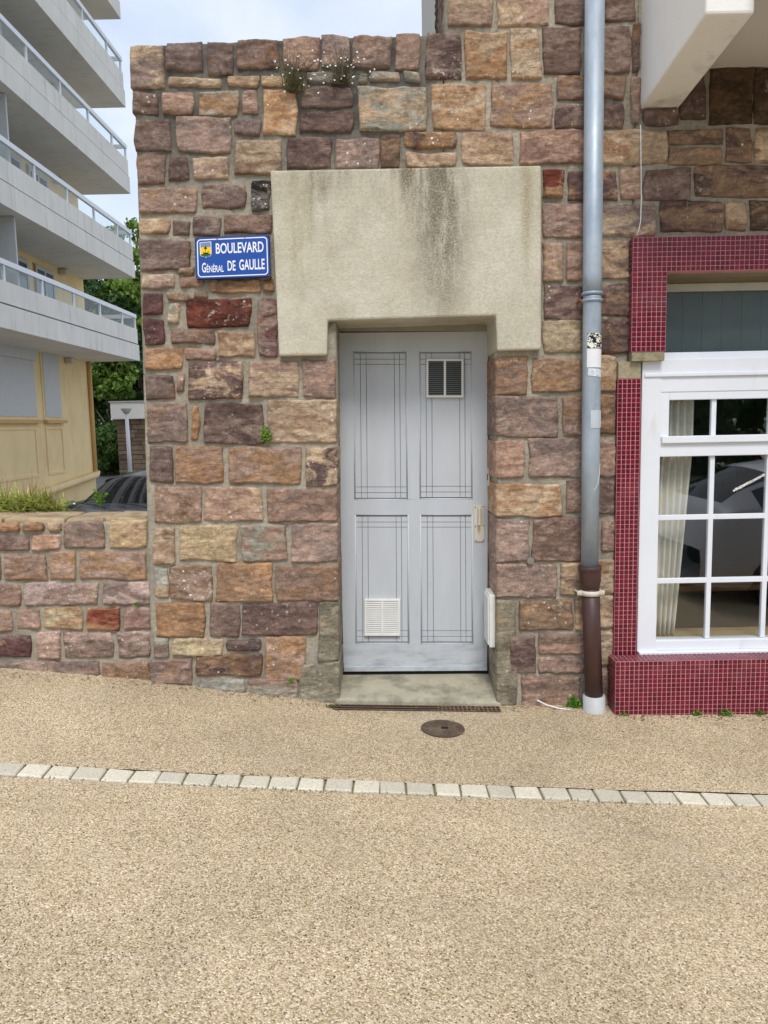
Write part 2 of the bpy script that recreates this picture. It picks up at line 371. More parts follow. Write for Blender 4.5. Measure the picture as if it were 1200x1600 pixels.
# ------------------------------------------------------------------ stones
PAL = dict(P=((152, 126, 114), (128, 103, 94)), K=((184, 148, 128), (158, 124, 110)), O=((188, 142, 96), (152, 112, 82)),
    T=((204, 174, 138), (176, 144, 114)), D=((112, 88, 84), (134, 106, 96)), B=((160, 126, 96), (124, 98, 80)),
    G=((168, 166, 152), (158, 146, 132)), R=((134, 62, 42), (104, 52, 40)), L=((202, 168, 156), (172, 134, 126)),
    M=((128, 120, 112), (62, 56, 54)), Y=((206, 182, 134), (176, 148, 106)), C=((160, 153, 130), (132, 126, 106)), N=((104, 80, 60), (82, 64, 50)),
    E=((124, 80, 78), (104, 70, 68)))
HS = '''
203 68 256 139 PT|258 65 317 113 P|322 65 366 116 P|370 62 437 109 P|441 58 498 108 K|501 54 546 106 KP|550 54 613 107 KP|617 52 656 110 KP|664 50 721 125 DP 1
261 120 346 137 T|354 117 404 135 T|410 117 450 133 T|478 113 545 130 G|560 112 574 128 G|578 112 624 128 TG|631 111 656 128 TG
207 144 247 178 P|253 143 303 178 K|308 141 374 181 GO|378 139 404 177 K|410 140 463 210 TO .6|473 134 552 167 P|561 135 668 205 TG 1|674 130 759 204 TO 1|765 128 863 201 KO .6
209 186 267 236 P|275 181 361 239 KP|363 186 407 212 P|468 174 553 209 D|365 217 442 273 TB|448 215 519 264 D|524 216 591 264 PK .6|594 211 625 263 B|631 207 714 233 DO .8|632 238 713 262 T .5|721 206 805 258 TK .5|812 203 916 257 K
213 242 257 287 P|263 243 294 282 D .5|301 243 358 281 TK|215 292 308 334 OK .5|314 288 385 325 P|390 280 423 330 M 1
216 341 266 366 BT|269 345 297 365 P|300 336 343 368 P|349 334 425 366 P|218 374 297 422 P|278 417 304 429 T|220 428 272 451 TK|281 432 318 449 K|325 435 408 459 O|412 437 429 456 O
222 456 257 492 E|261 457 294 470 T|302 456 321 467 T|263 474 280 507 GT|290 467 392 512 R 1|402 467 434 555 EP .4|223 498 257 538 E|266 514 336 539 P|340 518 399 557 T|288 543 338 562 K|223 544 286 578 BO
226 584 273 625 P|277 583 288 613 K|294 565 380 624 TD 1|387 563 465 622 TK|473 561 525 622 PK 0 l
230 630 295 692 PK|299 632 313 690 O|318 629 412 694 DP .3|418 625 526 693 T .3 l
234 699 271 754 P|274 697 348 755 KO .3|357 698 472 756 OK|478 699 527 759 DT 0 l
241 760 314 818 KB 1|317 760 411 815 TK 1|416 763 527 816 PK 0 l
239 824 274 883 TB .6|281 820 370 878 TY 1|376 820 447 876 GK|455 818 528 878 PK 0 l
241 886 262 935 TG|265 884 333 939 BK 1|338 881 428 941 OB 1|431 883 529 940 PB .4 l
244 942 320 995 OB .3|326 943 374 996 P|378 942 497 994 D .3|498 942 530 1034 C 0 l
240 998 264 1027 GP|270 997 348 1026 TY .8|354 999 408 1019 D|304 1022 410 1058 BD .6|415 994 476 1064 OK 1|236 1029 300 1070 KP|312 1061 384 1086 GP|386 1059 463 1100 PG|468 1036 531 1108 C 0 l
700 -45 772 41 TK|778 -40 859 41 TK|866 -40 940 37 P|726 48 793 124 TO|799 45 845 122 OT .4|848 42 910 118 P|946 -40 993 34 P|932 40 986 114 P|988 36 1001 112 D
870 119 979 156 BP|867 160 976 199 PD|984 118 1000 193 KP .6|925 203 1042 257 OT|1004 168 1062 196 D|1063 112 1104 188 ND|1109 106 1177 194 N|1179 106 1240 194 N|1044 202 1131 226 B|1044 230 1131 258 BO|1135 199 1176 255 DB|1180 198 1260 255 TB
848 265 881 309 OR .5|887 266 964 313 DO|969 263 1001 312 KT|1006 262 1080 314 P|1084 258 1240 309 DB|848 317 916 371 PK|930 320 1026 370 TP|1031 315 1130 363 BD|1133 315 1168 361 TB|1171 312 1260 361 BN
846 378 880 441 TK|884 377 915 441 KP|926 377 984 438 TP|850 446 912 498 DP .4|926 444 984 494 DB|847 500 911 552 YT|926 497 985 552 D
774 556 825 618 PO 0 r|831 559 910 613 OB|926 555 963 612 TO|774 619 872 684 KP 0 r|878 618 913 682 PB|926 615 961 679 B|774 688 819 747 K 0 r|826 686 911 747 KP|926 686 961 746 KP
775 754 880 807 TO 0 r|885 751 914 801 P|926 750 961 804 P|775 811 827 879 KP 0 r|832 809 912 878 P|940 812 962 861 K|776 881 870 934 PK .5 r|875 880 912 930 PT|926 875 961 929 TO
776 937 808 1104 C 0 r|811 936 896 986 OB .4|899 934 915 985 T|928 931 962 984 T|795 992 838 1051 PD|842 990 914 1023 PK|842 1026 914 1053 KP .5|928 988 961 1040 T|815 1055 906 1112 PK .5|928 1046 952 1110 PK
'''
GS = '''
-70 818 32 831 O|35 817 69 831 O|73 816 96 830 OT|-60 837 46 861 P|49 836 93 860 LK|98 815 163 858 PK|171 813 231 857 TY .5
-60 868 1 907 K|5 866 72 908 OK|79 863 119 907 KO|125 862 229 905 OK
-70 914 33 947 K|38 911 153 946 KL|159 909 236 945 LP|-60 953 18 987 OK|26 951 61 984 LK|69 949 129 983 YO|136 949 187 985 OR|193 950 236 983 L
-70 990 48 1027 EP|54 988 92 1029 KL|98 988 178 1027 PL|183 988 233 1028 LP|-60 1034 74 1058 PK|77 1033 156 1068 PK|159 1034 233 1076 BK
'''
sc_ = [0]
def make_stone(P, nrm, mat, parent, cols, lichen=0, relief=1.0, back=.07, straight=(0, 0), flat=False, name='stone', lod=.0082):
    """P: 4 corners (tl, tr, br, bl); nrm: outward direction"""
    sc_[0] += 1; sd = sc_[0]*3.77
    P = [np.array(p) for p in P]; N = np.array(nrm, float)
    wd = np.linalg.norm(P[1]-P[0]); ht = np.linalg.norm(P[3]-P[0])
    nx = int(np.clip(wd/lod, 7, 54)); ny = int(np.clip(ht/lod, 6, 38))
    def dist(n):
        a = np.linspace(-1, 1, n); return np.sign(a)*(1-(1-np.abs(a))**1.25)
    s, t = np.meshgrid(dist(nx), dist(ny))
    rc = random.uniform(.05, .17)*min(1, .09/max(.03, min(wd, ht)))
    cl, crr = (0 if straight[0] else rc), (0 if straight[1] else rc)
    c = np.where(s < 0, cl, crr)
    a = s*np.sqrt(1-c*t*t); b = t*np.sqrt(1-c*s*s)
    u = (a+1)/2; v = (b+1)/2
    jw = lambda: (np.random.default_rng(sc_[0]*7+1).uniform(-.006, .006, (4, 2)))
    J = jw(); e1 = (P[1]-P[0])/wd; e2 = (P[3]-P[0])/ht
    Q = [P[i]+e1*(J[i, 0] if not (straight[0] and i in (0, 3) or straight[1] and i in (1, 2)) else 0)+e2*J[i, 1] for i in range(4)]
    u_, v_ = u[..., None], v[..., None]
    V = Q[0]*(1-u_)*(1-v_)+Q[1]*u_*(1-v_)+Q[2]*u_*v_+Q[3]*(1-u_)*v_
    U_, T_ = u*wd, v*ht
    k1 = fbm(U_*9+sd, T_*9, 0*U_+1, 3)*.0075; k2 = fbm(U_*9+sd, T_*9, 0*U_+7, 3)*.0065
    if straight[0]: k1 = k1*np.clip((s+1)*2, 0, 1)
    if straight[1]: k1 = k1*np.clip((1-s)*2, 0, 1)
    V = V+e1*k1[..., None]+e2*k2[..., None]
    ed = np.minimum((1-np.abs(s))*wd/2, (1-np.abs(t))*ht/2)
    r = .008+.006*random.random()
    pr = np.clip(ed/r, 0, 1); pr = pr*(2-pr)
    rg = np.random.default_rng(sc_[0]+100)
    if flat:
        h = .004+.006*fbm(U_*10+sd, T_*10, 0*U_, 4)
    else:
        h = np.full_like(U_, .06)
        for q in range(7):
            cx, cyv = rg.uniform(0, wd), rg.uniform(0, ht); ang = rg.uniform(0, 2*PI); sl = rg.uniform(.05, .50)
            h = np.minimum(h, rg.uniform(.010, .024)+sl*((U_-cx)*math.cos(ang)+(T_-cyv)*math.sin(ang))*np.sign(rg.uniform(-1, 1)))
        h = np.maximum(h, .0)
        rid = 1-np.abs(fbm(U_*11+sd, T_*17, 0*U_+3, 5, .6))*1.7
        h = h*1.0+.006*rid+.004*fbm(U_*24+sd, T_*46, 0*U_+5, 4, .6)+.003
    d = -.007+pr*(.009+relief*h)
    V = V+N*d[..., None]
    per = np.concatenate([V[0, :], V[1:, -1], V[-1, -2::-1], V[-2:0:-1, 0]])
    F_ = grid_mesh(V); nV = ny*nx
    idx = np.arange(nV).reshape(ny, nx)
    pi_ = np.concatenate([idx[0, :], idx[1:, -1], idx[-1, -2::-1], idx[-2:0:-1, 0]])
    bk = per-N*back; npn = len(pi_); bi = np.arange(npn)+nV
    sk = np.stack([pi_, bi, np.roll(bi, -1), np.roll(pi_, -1)], -1)
    me = bpy.data.meshes.new(name); me.from_pydata(np.concatenate([V.reshape(-1, 3), bk]).tolist(), [], F_[:, ::-1].tolist()+sk[:, ::-1].tolist())
    me.validate()
    o = finish(name, me, mat, parent, True)
    A, B = [np.array(lin(*x)) for x in cols]
    g = rg.uniform(.74, 1.02); hu = rg.uniform(-.05, .05)
    A, B = [(c_*.74+c_.mean()*.26)*g*np.array([1.02+hu, 1, .96-hu]) for c_ in (A, B)]
    o.color = (*A, 1); o['tint'] = [float(x) for x in B]; o['lichen'] = float(max(lichen, rg.choice([0, .15, .3, .6], p=[.45, .25, .2, .1])))
    return o
def cols(code):
    a = PAL[code[0]]
    return (a[0], PAL[code[1]][0]) if len(code) > 1 else a
house = thing('stone_house', 'brown and pink rubble stone house front with grey door, concrete lintel and red tiled window', 'house', (0, D, 0))
def stones(txt, parent, Y):
    for rec in txt.replace('\n', '|').split('|'):
        q = rec.split()
        if len(q) < 5: continue
        x0, y0, x1, y1 = map(float, q[:4]); li = float(q[5]) if len(q) > 5 else 0; fl = q[6] if len(q) > 6 else ''
        st = (fl == 'r', fl == 'l')
        make_stone([W(x0, y0, Y-.012), W(x1, y0, Y-.012), W(x1, y1, Y-.012), W(x0, y1, Y-.012)], (0, -1, 0), MS, parent, cols(q[4]), li,
            back=.37 if fl else .08, straight=st, flat=q[4][0] == 'C', relief=.85 if y1 > 240 else .8)
stones(HS, house, D)
gwall = thing('garden_wall', 'low pink and ochre stone wall left of the house corner', 'wall', (-2.2, D, 0))
stones(GS, gwall, D+.03)
# side of the taller part above the coping
for (z0, z1) in ((0, 1),):
    xe = W(697, 30).x
    zz = W(690, 54).z
    for i in range(3):
        y0 = D+.03+i*.24
        make_stone([(xe, y0+.22, zz+.55), (xe, y0, zz+.55), (xe, y0, zz+.02), (xe, y0+.22, zz+.02)], (-1, 0, 0), MS, house, PAL['DPN'[i]], .1)

# ------------------------------------------------------------------ house body
def slab(q, Y, th, mat, parent, name, step=.02):
    """rough mortar slab; q: 4 photo points on plane Y (tl,tr,br,bl)"""
    P = [np.array(W(x, y, Y)) for x, y in q]
    wd = np.linalg.norm(P[1]-P[0]); ht = np.linalg.norm(P[3]-P[0]); nx = max(3, int(wd/step)); ny = max(3, int(ht/step))
    u, v = np.meshgrid(np.linspace(0, 1, nx), np.linspace(0, 1, ny)); u_, v_ = u[..., None], v[..., None]
    V = P[0]*(1-u_)*(1-v_)+P[1]*u_*(1-v_)+P[2]*u_*v_+P[3]*(1-u_)*v_
    V[..., 1] += .0045*fbm(V[..., 0]*22, V[..., 2]*22, 0*u, 3)
    ny, nx = u.shape; idx = np.arange(nx*ny).reshape(ny, nx)
    pi_ = np.concatenate([idx[0, :], idx[1:, -1], idx[-1, -2::-1], idx[-2:0:-1, 0]])
    bk = V.reshape(-1, 3)[pi_].copy(); bk[:, 1] = Y+th; bi = np.arange(len(pi_))+nx*ny
    sk = np.stack([pi_, bi, np.roll(bi, -1), np.roll(pi_, -1)], -1)
    me = bpy.data.meshes.new(name); me.from_pydata(np.concatenate([V.reshape(-1, 3), bk]).tolist(), [], grid_mesh(V)[:, ::-1].tolist()+sk[:, ::-1].tolist()+[bi.tolist()])
    return finish(name, me, mat, parent, True)
slab([(209, 73), (522, 60), (529, 1130), (240, 1130)], D, .5, MM, house, 'mortar')
slab([(522, 60), (692, 56), (692, 440), (524, 440)], D, .5, MM, house, 'mortar')
slab([(695, -60), (778, -60), (778, 440), (692, 440)], D, .75, MM, house, 'mortar')
slab([(778, -60), (1000, -60), (962, 1130), (778, 1130)], D, .5, MM, house, 'mortar')
slab([(1000, -60), (1900, -60), (1900, 375), (989, 375)], D, .5, MM, house, 'mortar')
# lintel
def prism(name, pts, Y0, Y1, mat, parent, bevel=0, Yp=None, seg=2):
    fr = [W(x, y, Yp or Y0) for x, y in pts]
    mb = MB(); mb.hexa([(p.x, Y0, p.z) for p in fr], [(p.x, Y1, p.z) for p in fr])
    return mb.build(name, mat, parent, bevel=bevel, seg=seg)
prism('lintel', [(422, 266), (846, 258), (846, 546), (777, 548), (775, 493), (512, 501), (511, 555), (436, 556)], D-.06, D+.40, ML, house, .012)
# ------------------------------------------------------------------ doorway
YD = D+.35
def WD(x, y): return W(x, y, YD)
p0, p1 = WD(532, 1056), WD(766, 516)
def rbox(mb, x0, y0, x1, y1, Y0, Y1, Yp=None, mi=0):
    a, b = W(x0, y1, Yp or YD), W(x1, y0, Yp or YD)
    mb.hexa([(p.x, Y0, p.z) for p in (W(x0, y0, Yp or YD), W(x1, y0, Yp or YD), W(x1, y1, Yp or YD), W(x0, y1, Yp or YD))],
            [(p.x, Y1, p.z) for p in (W(x0, y0, Yp or YD), W(x1, y0, Yp or YD), W(x1, y1, Yp or YD), W(x0, y1, Yp or YD))], mi)
    return mb
fr = MB(); rbox(fr, 512, 505, 525.5, 1062, YD-.012, YD+.10); rbox(fr, 763.5, 505, 782, 1062, YD-.012, YD+.10); rbox(fr, 525.5, 500, 763.5, 518, YD-.012, YD+.10)
fr.build('door_frame', plain('frame_paint', lin(150, 146, 134), .7, .12, 8), house)
MB().add([(p.x, YD+.10, p.z) for p in (W(500, 495, YD), W(790, 495, YD), W(790, 1090, YD), W(500, 1090, YD))], [(0, 1, 2, 3)]).build('door_backing', DARK, house)
# leaf: quad edges follow the photo
def lx(y, side): return (525+(y-518)*(12.5/535)) if side == 0 else (764-(y-518)*(2./535))
PANELS = [(552, 549, 635, 781, 554, 636), (655, 549, 737, 780, 656, 738), (555, 804, 638, 1006, 556, 640), (657, 804, 738, 1006, 658, 739)]
door = MB()
def dquad(mb, q, Y0, Y1):
    a = [W(x, y, YD) for x, y in q]; mb.hexa([(p.x, Y0, p.z) for p in a], [(p.x, Y1, p.z) for p in a])
dq = lambda x0, y0, x1, y1: dquad(door, [(x0, y0), (x1, y0), (x1, y1), (x0, y1)], YD, YD+.04)
dquad(door, [(526, 520), (762.5, 518), (762.3, 549), (526.6, 549)], YD, YD+.04)
dquad(door, [(531.5, 781), (762, 780), (762, 804), (532, 804)], YD, YD+.04)
dquad(door, [(536, 1006), (761.5, 1006), (761, 1048), (537, 1049.5)], YD, YD+.04)
dquad(door, [(526.6, 549), (552, 549), (554, 781), (531.5, 781)], YD, YD+.04)
dquad(door, [(532, 804), (555, 804), (557, 1006), (536, 1006)], YD, YD+.04)
dquad(door, [(635, 549), (655, 549), (656, 780.5), (636.5, 781)], YD, YD+.04)
dquad(door, [(638, 804), (657, 804), (658, 1006), (640, 1006)], YD, YD+.04)
dquad(door, [(737, 549), (762.3, 549), (762, 780), (738, 780)], YD, YD+.04)
dquad(door, [(738, 804), (762, 804), (761.5, 1006), (739, 1006)], YD, YD+.04)
dr = door.build('door', DOOR, house)
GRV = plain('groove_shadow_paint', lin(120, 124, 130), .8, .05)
for (x0, y0, x1, y1, x0b, x1b) in PANELS:
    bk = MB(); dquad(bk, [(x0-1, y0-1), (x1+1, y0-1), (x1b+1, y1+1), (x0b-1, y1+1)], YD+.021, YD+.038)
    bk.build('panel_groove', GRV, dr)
    hh = y1-y0; ww = x1-x0
    us = [.015, .13, .24, .77, .87, .985]; vs = [2.5/hh, 12/hh, 20/hh, 1-20/hh, 1-11/hh, 1-2.5/hh]
    mb = MB()
    g = .0016
    def pt(u, v): return W(x0+(x0b-x0)*v+u*ww, y0+v*hh, YD)
    for i in range(5):
        for j in range(5):
            q = [pt(us[i], vs[j]), pt(us[i+1], vs[j]), pt(us[i+1], vs[j+1]), pt(us[i], vs[j+1])]
            q = [Vector((p.x+g*sx, YD+.009, p.z+g*sz)) for p, (sx, sz) in zip(q, ((1, -1), (-1, -1), (-1, 1), (1, 1)))]
            mb.hexa(q, [Vector((p.x, YD+.022, p.z)) for p in q])
    mb.build('panel', DOOR, dr)
    ml = MB()                                              # moulding around the panel
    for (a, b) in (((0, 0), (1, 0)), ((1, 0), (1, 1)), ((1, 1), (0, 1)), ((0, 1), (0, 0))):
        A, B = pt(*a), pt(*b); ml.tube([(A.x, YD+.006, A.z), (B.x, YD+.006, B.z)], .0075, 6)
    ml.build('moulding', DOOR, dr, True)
sb = MB(); dquad(sb, [(538, 1041), (761, 1039.5), (761, 1047), (538, 1048.5)], YD-.012, YD-.001); sb.build('weather_bar', DOOR, dr, bevel=.002)
gp = MB(); dquad(gp, [(534, 1046), (763, 1045), (763, 1062), (534, 1062)], YD+.004, YD+.05); gp.build('door_gap', DARK, dr)
def vent(x0, y0, x1, y1, bkmat, slmat, tilt):
    Yv = YD-.012; f = MB(); fw = 3.2
    for (a, b, c, d) in ((x0, y0, x1, y0+fw), (x0, y1-fw, x1, y1), (x0, y0+fw, x0+fw, y1-fw), (x1-fw, y0+fw, x1, y1-fw), ((x0+x1)/2-1.8, y0+fw, (x0+x1)/2+1.8, y1-fw)):
        dquad(f, [(a, b), (c, b), (c, d), (a, d)], Yv, YD+.02)
    f.build('vent_frame', WHMET, dr, bevel=.0015)
    bk = MB(); dquad(bk, [(x0+2, y0+2), (x1-2, y0+2), (x1-2, y1-2), (x0+2, y1-2)], YD-.001, YD+.019); bk.build('vent_backing', bkmat, dr)
    sl = MB(); n = 17
    for i in range(n):
        y = y0+fw+(y1-y0-2*fw)*(i+.5)/n
        for (a, b) in ((x0+fw, (x0+x1)/2-1.8), ((x0+x1)/2+1.8, x1-fw)):
            A, B = WD(a, y), WD(b, y); h = .0055
            v = [(A.x, Yv+.001+tilt, A.z-h*.9), (B.x, Yv+.001+tilt, B.z-h*.9), (B.x, YD-.003-tilt, B.z+h*.7), (A.x, YD-.003-tilt, A.z+h*.7)]
            sl.add(v, [(0, 1, 2, 3)]); sl.add([(p[0], p[1]+.001, p[2]-.0012) for p in v], [(3, 2, 1, 0)])
    o = sl.build('vent_louvre', slmat, dr); o['kind'] = 'stuff'
vent(666, 561, 724, 621, DARK, plain('dark_louvre', lin(112, 116, 112), .6, .1), 0)
vent(569.5, 936, 625, 993, plain('grey_back', lin(130, 132, 130), .7, .1), WHMET, 0)
hd = MB(); dquad(hd, [(740, 790), (756.5, 789), (757, 846), (741.5, 846)], YD-.008, YD-.0005); hd.build('handle_plate', CREAM, dr, bevel=.002)
hd = MB(); dquad(hd, [(746, 792), (750, 792), (750, 820), (746, 820)], YD-.05, YD-.008); hd.build('handle', CREAM, dr, bevel=.005)
sc = MB()
for (x, y) in ((742.5, 792), (754.5, 791), (743, 822), (755, 821), (743.5, 844), (755, 844)):
    p = WD(x, y); sc.tube([(p.x, YD-.0105, p.z), (p.x, YD-.006, p.z)], .0035, 8)
sc.build('screw', DARK, dr)
# step
a, b = W(531, 1054, YD), W(764, 1052, YD); c, d = W(784, 1098, D-.02), W(524, 1092, D-.02)
st = MB(); up = [(d.x, D-.02, d.z), (c.x, D-.02, c.z), (c.x, D+.12, (c.z*.65+b.z*.35)), (b.x+.06, YD+.05, b.z), (a.x-.05, YD+.05, a.z), (d.x, D+.12, d.z*.65+a.z*.35)]
st.hexa([(x, y, z-.3) for x, y, z in up], up); st.build('step', STEP, house, bevel=.012)
# latch plate and meter box on right reveal
xr = W(775, 800, D).x
mbx = thing('meter_box', 'white meter box on the right reveal beside the grey door', 'box', (xr, D+.2, .6))
z0, z1 = W(770, 1006, D+.15).z, W(770, 925, D+.15).z
MB().box((xr-.034, D+.06, z0), (xr+.01, D+.27, z1)).build('box_body', WHMET, mbx, bevel=.008)
MB().box((xr-.042, D+.075, z0+.015), (xr-.034, D+.255, z1-.015)).build('box_lid', WHMET, mbx, bevel=.004)
p = W(763, 745, YD-.03); MB().box((p.x-.005, YD-.06, p.z-.055), (p.x+.01, YD-.014, p.z+.055)).build('strike_plate', CREAM, house, bevel=.003)
MB().box((p.x-.007, YD-.05, p.z-.02), (p.x, YD-.03, p.z+.02)).build('strike_hole', DARK, house)
# disc on the wall
p = W(829, 876, D-.03); dk = MB(); dk.tube([(p.x, D-.034, p.z), (p.x, D-.012, p.z)], .021, 18); dk.tube([(p.x, D-.040, p.z), (p.x, D-.030, p.z)], .006, 10)
tag(dk.build('wall_disc', plain('survey_disc', lin(150, 146, 140), .5, .1, metal=.5)), 'small grey round metal disc on stone wall right of the door', 'disc')

# ------------------------------------------------------------------ window bay with mosaic
TS, TG = .0278, .0038
def mosaic(mb, o, eu, ev, nrm, w_, h_):
    o, eu, ev, nrm = Vector(o), Vector(eu), Vector(ev), Vector(nrm)
    nu, nv = max(1, round(w_/TS)), max(1, round(h_/TS)); su, sv = w_/nu, h_/nv
    for i in range(nu):
        for j in range(nv):
            a = o+eu*(i*su+TG/2)+ev*(j*sv+TG/2)+nrm*.0005; x = eu*(su-TG); y = ev*(sv-TG); t = nrm*(.0032+random.uniform(-.0004, .0004)); b = .0022
            q = [a, a+x, a+x+y, a+y]; e = [(1, 1), (-1, 1), (-1, -1), (1, -1)]
            top = [p+t+eu*b*s[0]+ev*b*s[1] for p, s in zip(q, e)]
            mb.add(q+top, [(4, 5, 6, 7)]+[(k, (k+1) % 4, (k+1) % 4+4, k+4) for k in range(4)])
XR = 4.35                                                  # right end of the bay
def tiled_box(x0, x1, yf, yb, z0, z1, top=True, left=True, bottom=False, right=False):
    MB().box((x0, yf, z0), (x1, yb, z1)).build('tile_backing', GROUT, house)
    mb = MB(); mosaic(mb, (x0, yf, z0), (1, 0, 0), (0, 0, 1), (0, -1, 0), x1-x0, z1-z0)
    if left: mosaic(mb, (x0, yb, z0), (0, -1, 0), (0, 0, 1), (-1, 0, 0), yb-yf, z1-z0)
    if right: mosaic(mb, (x1, yf, z0), (0, 1, 0), (0, 0, 1), (1, 0, 0), yb-yf, z1-z0)
    if top: mosaic(mb, (x0, yf, z1), (1, 0, 0), (0, 1, 0), (0, 0, 1), x1-x0, yb-yf)
    if bottom: mosaic(mb, (x0, yb, z0), (1, 0, 0), (0, -1, 0), (0, 0, -1), x1-x0, yb-yf)
    o = mb.build('mosaic_tile', MT, house); o['kind'] = 'stuff'
# level references taken at the left part of the bay
YP = D-.16
xl = W(962, 1040, YP).x; zt = W(975, 1034, YP).z
tiled_box(xl, XR, YP, D+.05, W(965, 1125, YP).z-.05, zt)
YL = D-.06
lx0 = W(989, 400, YL).x; lz1 = W(989, 371, YL).z; lx1 = W(1042, 440, YL).x; lz2 = W(1042, 424, YL).z; lz0 = W(1010, 549, YL).z
tiled_box(lx0, XR-.3, YL, D+.02, lz2, lz1, top=False)                     # head band
tiled_box(lx0, lx1, YL, D+.02, lz0, lz2-.0005, top=False)                  # left leg
MB().box((lx0+.004, YL+.004, lz0-.055), (lx1-.002, D+.1, lz0-.001)).build('concrete_end', CONC, house, bevel=.003)
YT = D-.03
sx0, sx1 = W(964, 700, YT).x, W(998, 700, YT).x+.006; szt = W(980, 592, YT).z
tiled_box(sx0, sx1, YT, D+.05, zt+.0005, szt, top=False)
MB().box((sx0+.002, YT+.003, szt+.001), (sx1, D+.05, W(980, 565, YT).z)).build('concrete_cap', CONC, house, bevel=.003)
# recess above: plaster soffit, bead, reeded panel
YR = D+.22
PL = plain('plaster', lin(150, 140, 116), .9, .08, 5)
zb = W(1060, 560, D).z
MB().box((lx1-.2, D+.02, lz2+.002), (XR-.3, YR+.1, lz2+.05)).build('recess_soffit', PL, house)
MB().box((lx1-.3, D+.02, zb), (lx1-.002, YR+.1, lz2+.001)).build('recess_jamb', PL, house)
zpt = W(1100, 456, YR).z; zpb = W(1100, 560, YR).z
MB().box((lx1-.05, YR-.03, zpt), (XR-.3, YR+.02, zpt+.045)).build('recess_bead', plain('bead', lin(186, 186, 172), .6), house)
MB().box((lx1-.05, YR-.012, zpt+.045), (XR-.3, YR+.02, lz2+.002)).build('recess_wall', PL, house)
mb = MB(); xx = lx1-.04
while xx < XR-.3:
    mb.box((xx, YR-.002, zpb-.1), (xx+.1200, YR+.006, zpt-.001)); xx += .121
mb.box((lx1-.04, YR+.006, zpb-.1), (XR-.3, YR+.012, zpt-.001))
mb.build('roof_light_panel', plain('grey_panel', lin(84, 96, 96), .25, .10, 4, spec=.5), house, bevel=.004)
# upvc window: photo columns and rows on the frame plane
YW = D-.012
win = MB().box((W(1000, 800, YW).x, YW+.03, W(1000, 1020, YW).z), (W(1000, 800, YW).x+.02, YW+.08, W(1000, 562, YW).z)).build('window', PVC, house)
X = lambda x, y=800: W(x, y, YW).x
Z = lambda y, x=1080: W(x, y, YW).z
XE = 3.95
def wb(x0, x1, z0, z1, y0, y1, name='window_frame', bev=.004): return MB().box((x0, YW+y0, z0), (x1, YW+y1, z1)).build(name, PVC, win, bevel=bev)
x0 = X(999.5)
wb(x0, X(1029.5), Z(1017), Z(560), .0, .09)                  # left stile
wb(XE-.13, XE, Z(1017), Z(560), .0, .09)
wb(X(1029), XE-.13, Z(612), Z(560), .004, .09)             # head
wb(x0+.012, XE, Z(588), Z(582), -.010, .004)               # head bead
wb(X(1032), XE-.02, Z(562), Z(549), .05, .10)              # upper strip behind
wb(X(1029), XE-.13, Z(713), Z(690), .004, .09)             # mid rail
wb(X(1029), XE-.13, Z(1016), Z(1000.5), .004, .09)         # bottom rail
wb(X(1028.5), X(1043), Z(691), Z(611), .008, .08); wb(X(1043), XE-.13, Z(624.5), Z(611), .0085, .08)
wb(X(1031), XE-.13, Z(692), Z(681), -.016, .05)            # drip bead of transom
wb(X(1001), XE, Z(1029), Z(1016), -.030, .10, 'window_sill')
p_ = X(1113)-X(1030)
xm = X(1113.5); pitch = X(1202)-X(1113.5)
while xm < XE-.2:
    wb(xm-.0145, xm+.0145, Z(681), Z(624), .022, .052, 'glazing_bar', .003)
    wb(xm-.0145, xm+.0145, Z(1000), Z(713), .022, .052, 'glazing_bar', .003); xm += pitch
for y in (809, 908.5): wb(X(1029), XE-.13, Z(y+4), Z(y-4), .0235, .0505, 'glazing_bar', .003)
def panes(za, zb_):
    xs_ = [X(1029)]; q = X(1113.5)
    while q < XE-.2: xs_.append(q); q += pitch
    xs_.append(XE-.13)
    for a, b in zip(xs_[:-1], xs_[1:]):
        MB().box((a+.001, YW+.034, za), (b-.001, YW+.040, zb_)).build('pane', GLW, win)
panes(Z(681), Z(624)); panes(Z(809), Z(713)); panes(Z(908.5), Z(809)+.0005); panes(Z(1000.5), Z(908.5)+.0005)
# room behind
zf, zc = -.35, Z(551)
rm = MB(); xa, xb, ya, yb = x0-.05, XE+.1, D+.10, D+4.2
rm.add([(xa,ya,zf),(xb,ya,zf),(xb,yb,zf),(xa,yb,zf),(xa,ya,zc),(xb,ya,zc),(xb,yb,zc),(xa,yb,zc)], [(0,1,2,3),(7,6,5,4),(2,6,7,3),(0,3,7,4),(1,5,6,2)])
rm.build('room', plain('room_paint', lin(112, 122, 120), .9, .1, 1), house)
MB().box((xa, D+.079, Z(1004)-.03), (xb, D+.30, Z(1003))).build('inner_sill', plain('sill_wood', lin(176, 150, 112), .5, .15, 4, stretch=(.4, 4, 1)), house)
for (za, zb2) in ((zf, Z(1004)-.03),): MB().box((xa, D+.085, za), (xb, D+.099, zb2)).build('inner_wall', PL, house)
tb = thing('wooden_table', 'brown wooden table inside the room behind the window panes', 'table', (2.7, 6.1, zf))
WOOD = plain('table_wood', lin(120, 86, 56), .45, .2, 5, stretch=(.5, 4, 4))
MB().box((2.1, 5.75, .37), (3.5, 6.5, .41)).build('tabletop', WOOD, tb, bevel=.006)
for (x, y) in ((2.17, 5.82), (3.43, 5.82), (2.17, 6.43), (3.43, 6.43)): MB().box((x-.03, y-.03, zf), (x+.03, y+.03, .37)).build('leg', WOOD, tb)
